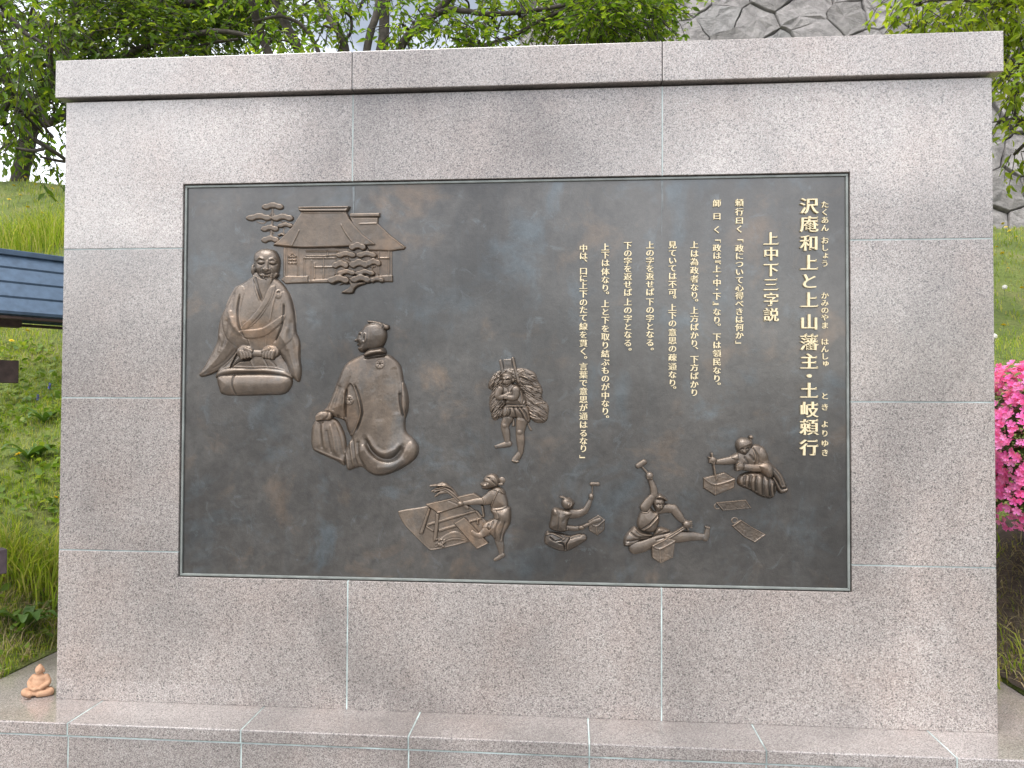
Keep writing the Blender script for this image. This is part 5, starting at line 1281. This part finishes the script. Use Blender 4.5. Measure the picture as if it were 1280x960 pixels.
# ------------------------------------------------------------------ azalea
def azalea():
    rg = np.random.default_rng(77); c = at(1330, 600, .72); base = (c.x, c.y, tz(c.x, c.y)); zb = base[2]
    root = tag(empty('azalea_bush', base), 'azalea bush covered in bright pink blossoms beside the right end of the wall', 'bush')
    cz = at(1300, 568, .7).z; ctr = np.array([c.x, c.y, cz]); rad = np.array([.36, .34, .39])
    inv = Matrix.Translation(-Vector(base)); parts = []
    for i in range(26):
        a = rg.uniform(0, 6.28); e = rg.uniform(.25, 1.2); t = ctr + rad * .85 * np.array([math.cos(a) * math.cos(e), math.sin(a) * math.cos(e), math.sin(e) * .9])
        b = np.array(base) + rg.normal(0, .05, 3) * (1, 1, 0) - (0, 0, .02); parts.append(tube_np(catmull([b, (b + t) / 2 + rg.normal(0, .04, 3), t], 5, False), np.linspace(.009, .003, 11), 5))
    V, F = join_np(parts); o = np_obj('stems', V, F, M['bark'], smooth=True); o.parent = root; o.matrix_parent_inverse = inv
    n = 5200; v = rg.normal(0, 1, (n, 3)); v /= np.linalg.norm(v, axis=1)[:, None]; lump = 1 + .10 * np.sin(v[:, 0] * 6 + 1) * np.sin(v[:, 2] * 7) + .07 * np.sin(v[:, 1] * 9)
    C = ctr + v * rad * (rg.uniform(.55, .97, n) * lump)[:, None]; C = C[C[:, 2] > ctr[2] - .26]
    lm = leafmat('azalea_leaf', [(.03, .06, .012), (.05, .09, .018), (.09, .11, .03)], .2); o = leaves_mesh('foliage', C, .032, lm, aspect=.45, rg=rg, D=(C - ctr) * 1.5, droop=.0); o.parent = root; o.matrix_parent_inverse = inv
    # five petalled funnels
    n = 3300; v = rg.normal(0, 1, (n, 3)); v /= np.linalg.norm(v, axis=1)[:, None]; v = v[(v[:, 2] > -.85)]
    lump = 1 + .10 * np.sin(v[:, 0] * 6 + 1) * np.sin(v[:, 2] * 7) + .07 * np.sin(v[:, 1] * 9); dens = .5 + .5 * np.sin(v[:, 0] * 9 + 2) * np.sin(v[:, 2] * 8 + v[:, 1] * 5)
    keep = rg.random(len(v)) < np.clip(.70 + .6 * dens, 0, 1) * np.where(v[:, 2] < -.45, .35, 1); v, lump = v[keep], lump[keep]
    VV, FF, off = [], [], 0
    for d, l in zip(v, lump):
        p = ctr + d * rad * l * rg.uniform(.96, 1.05); ax = d + rg.normal(0, .35, 3) + (0, -.1, .15); ax /= np.linalg.norm(ax)
        a = np.cross(ax, (.3, .2, .9)); a /= np.linalg.norm(a); b = np.cross(ax, a); s = rg.uniform(.0125, .0185); ph = rg.uniform(0, 6.28)
        vs_ = [p - ax * s * .5]
        for k in range(5):
            for dt, rr, hh in ((-.50, .52, .12), (-.34, .95, .40), (0, 1.12, .34), (.34, .95, .40)):
                t = ph + k * 1.2566 + dt * 1.2566; q = p + (a * math.cos(t) + b * math.sin(t)) * s * rr + ax * s * hh * rg.uniform(.7, 1.2); vs_.append(q)
        f = []
        for k in range(5):
            o_ = 1 + k * 4; nx_ = 1 + ((k + 1) % 5) * 4
            f += [(0, o_, o_ + 1), (0, o_ + 1, o_ + 2), (0, o_ + 2, o_ + 3), (0, o_ + 3, nx_)]
        VV.append(np.array(vs_)); FF.append(np.array(f) + off); off += len(vs_)
    pk = leafmat('azalea_petal', [(.82, .17, .53), (.88, .27, .64), (.90, .40, .74), (.84, .21, .57)], .0, .55, .2)
    nt = pk.node_tree
    for nd in nt.nodes:
        if nd.type == 'MIX_SHADER': nd.inputs[0].default_value = .25
        if nd.type == 'MIX_RGB' and nd.inputs[2].default_value[2] < .75 and not nd.inputs[2].is_linked: nd.inputs[2].default_value = (1.1, .9, 1.1, 1)
    o = np_obj('blossoms', np.concatenate(VV), np.concatenate(FF), pk); o['kind'] = 'stuff'; o.parent = root; o.matrix_parent_inverse = inv
azalea()

# ------------------------------------------------------------------ roofed notice board, running back behind the wall on the left
def notice_board():
    D = Vector((.60, .80, 0)); Nn = Vector((.80, -.60, 0))                 # along the ridge; towards the viewer
    P = at(77, 399, .46)                                                   # the eave where the wall hides it
    root = tag(empty('roofed_notice_board', (P.x - 1.2 * D.x, P.y - 1.2 * D.y, 0)), 'dark wooden board stand under a small blue-grey boarded roof left of the monument', 'notice board')
    inv = Matrix.Translation(-Vector(root.location)); mroof = simple('slate_blue_sheet', (.070, .110, .165), .42, .1, .18, 30); mw = simple('dark_brown_timber', (.055, .034, .028), .7, var=.35, scale=26, bump=.3); mp = simple('purple_brown_rail', (.085, .060, .070), .65, var=.25, scale=20)
    def fin(o): o.parent = root; o.matrix_parent_inverse = inv; return o
    def brick(name, a, b, out0, out1, z0, z1, mat, par=None, bev=.003):
        bm = bmesh.new(); q0 = P + D * a; L = b - a
        vs_ = add_box(bm, (0, out0, z0), (L, out1, z1), bev)
        mt = Matrix.Translation(Vector((q0.x, q0.y, 0))) @ Matrix(((D.x, Nn.x, 0, 0), (D.y, Nn.y, 0, 0), (0, 0, 1, 0), (0, 0, 0, 1)))
        for v in bm.verts: v.co = mt @ v.co
        bmesh.ops.recalc_face_normals(bm, faces=bm.faces)
        return fin(bm_obj(name, bm, mat))
    z = P.z; k = (P - CAM).length / FPX
    rise = (399 - 331) * k * 1.0
    # stepped roof boards: each overlaps the one below it
    n = 4; run = .20
    roof = None
    for side in (1, -1):
        for i in range(n):
            o0 = -i * run / n; o1 = o0 - run / n - .012
            z0 = z + .018 + i * rise / n; z1 = z0 + rise / n
            bm = bmesh.new(); q0 = P - D * 2.6
            pts = [(0, z0), (-(run / n) + .004, z1 - .010), (-(run / n) - .004, z1 - .024), (-.004, z0 - .012)]
            lo = []
            for s in (0, 3.0):
                ring = []
                for yy, zz in pts:
                    off = (o0 + yy + .009 * (1)) if side == 1 else (-2 * run - (o0 + yy + .009))
                    v = q0 + D * s + Nn * off; ring.append(bm.verts.new((v.x, v.y, zz)))
                lo.append(ring)
            for j in range(4): bm.faces.new((lo[0][j], lo[0][(j + 1) % 4], lo[1][(j + 1) % 4], lo[1][j]))
            bm.faces.new(lo[0][::-1]); bm.faces.new(lo[1]); bmesh.ops.recalc_face_normals(bm, faces=bm.faces)
            fin(bm_obj('roof_board', bm, mroof))
    brick('ridge_cap', -2.62, .42, -run - .03, -run + .03, z + rise + .004, z + rise + .028, mroof)
    brick('eave_beam', -2.6, .40, -.035, -.004, z - .013, z - .0005, mw)
    brick('eave_beam', -2.6, .40, -2 * run + .004, -2 * run + .035, z - .013, z - .0005, mw)
    # post positions lie outside the picture; beams and rails run out to the right past them
    def along(px, py):
        """Distance along the board whose face shows at picture column px."""
        best = None
        for s in np.linspace(-1.5, .3, 1801):
            v = P + D * float(s) + Nn * (-run); r_ = v - CAM
            u = r_.dot(RT) / r_.dot(FWD) * FPX + 640
            if best is None or abs(u - px) < best[0]: best = (abs(u - px), float(s), r_.dot(FWD))
        return best[1], best[2]
    def zat(px, py):
        s, dep = along(px, py); v = P + D * s + Nn * (-run); d = ray(px, py); t = (v - CAM).dot(FWD) / d.dot(FWD); return (CAM + d * t).z
    for nm, px, y0, y1, mt in (('tie_beam', 25, 397, 410, mw), ('rail', 22, 451, 479, mw), ('rail', 12, 684, 714, mp)):
        s, _ = along(px, (y0 + y1) / 2); brick(nm, -2.2, s, -run - .03, -run + .03, zat(px, y1), zat(px, y0), mt)
    s, _ = along(-40, 450)
    for a in (s, -2.0):
        brick('post', a - .05, a + .05, -run - .051, -run + .051, tz(P.x + D.x * a, P.y + D.y * a) - .3, z + .10, mw)
    brick('board', -1.95, s - .055, -run - .012, -run + .012, zat(-40, 600), zat(-40, 480), mw)
notice_board()

# ------------------------------------------------------------------ small clay figure and a fallen leaf on the plinth
def voxel(name, build, size, mat, iters=6):
    bm = bmesh.new(); build(bm); me = bpy.data.meshes.new(name); bm.to_mesh(me); bm.free(); o = link(name, me)
    r_ = o.modifiers.new('r', 'REMESH'); r_.mode = 'VOXEL'; r_.voxel_size = size; s_ = o.modifiers.new('s', 'SMOOTH'); s_.iterations = iters; s_.factor = .5
    m2 = bpy.data.meshes.new_from_object(o.evaluated_get(bpy.context.evaluated_depsgraph_get())); bpy.data.objects.remove(o)
    m2.polygons.foreach_set('use_smooth', [True] * len(m2.polygons)); m2.materials.clear(); return link(name, m2, mat)
def ell(bm, c, r, rot=(0, 0, 0)):
    q = bmesh.ops.create_uvsphere(bm, u_segments=20, v_segments=12, radius=1.0); from mathutils import Euler
    mt = Matrix.Translation(c) @ Euler(rot).to_matrix().to_4x4() @ Matrix.Diagonal((*r, 1)); bmesh.ops.transform(bm, matrix=mt, verts=q['verts'])
def rod(bm, pts, rad):
    V, F = tube_np(catmull(pts, 6, False), np.interp(np.linspace(0, 1, 6 * (len(pts) - 1) + 1), np.linspace(0, 1, len(rad)), rad), 10)
    vs_ = [bm.verts.new(v) for v in V]
    for f in F: bm.faces.new([vs_[i] for i in f])
    bm.faces.new(vs_[:10]); bm.faces.new(vs_[-10:][::-1])
    ell(bm, pts[0], (rad[0],) * 3); ell(bm, pts[-1], (rad[-1],) * 3)
def clay_figure():
    mt, nt, b = mat_new('terracotta'); g = N(nt); p = g.pos()
    c = g.ramp(g.noise(p, 30, 5, .6), [(.3, (.36, .20, .115)), (.7, (.48, .29, .18))]); g.l(c, b.inputs['Base Color']); b.inputs['Roughness'].default_value = .85; g.bump(g.noise(p, 220, 4), .5, .0015, b)
    q = at(49, 869, .035); root = tag(empty('clay_figurine', (q.x, .035, ZB)), 'little orange clay figure seated cross-legged on the plinth at the left end', 'figurine')
    def body(bm):
        ell(bm, (0, 0, .014), (.056, .042, .015)); ell(bm, (0, .004, .040), (.034, .026, .034)); ell(bm, (.002, .004, .064), (.027, .021, .018)); ell(bm, (0, .004, .082), (.011, .011, .014))
        for s in (-1, 1):
            rod(bm, [(s * .018, .002, .016), (s * .050, -.012, .014), (s * .016, -.036, .013)], [.017, .015, .011])
            rod(bm, [(s * .024, .004, .070), (s * .037, -.002, .048), (s * .018, -.028, .034)], [.011, .010, .008])
        ell(bm, (0, -.033, .033), (.014, .010, .008))
    o = voxel('body', body, .0022, mt, 4); o.parent = root
    def head(bm):
        ell(bm, (-.001, .002, .098), (.0165, .017, .0185)); ell(bm, (-.001, -.014, .096), (.004, .005, .005)); ell(bm, (-.001, .003, .115), (.007, .008, .006))
        for s in (-1, 1): ell(bm, (s * .0165, .003, .095), (.003, .005, .008))
        ell(bm, (-.001, -.011, .088), (.007, .005, .004))
    o = voxel('head', head, .0015, mt, 3); o.parent = root
    root.rotation_euler.z = .15; root.scale = (.92,) * 3
clay_figure()
V, F = blade_leaf([(0, 0, .002), (.012, .004, .006), (.026, .004, .003)], .007); o = np_obj('fallen_leaf', V, F, simple('withered_leaf', (.10, .05, .025), .8), smooth=True)
q = at(29, 884, -.02); o.location = (q.x, -.02, ZB + .001); tag(o, 'small withered brown leaf lying on the plinth in front of the clay figure', 'leaf')
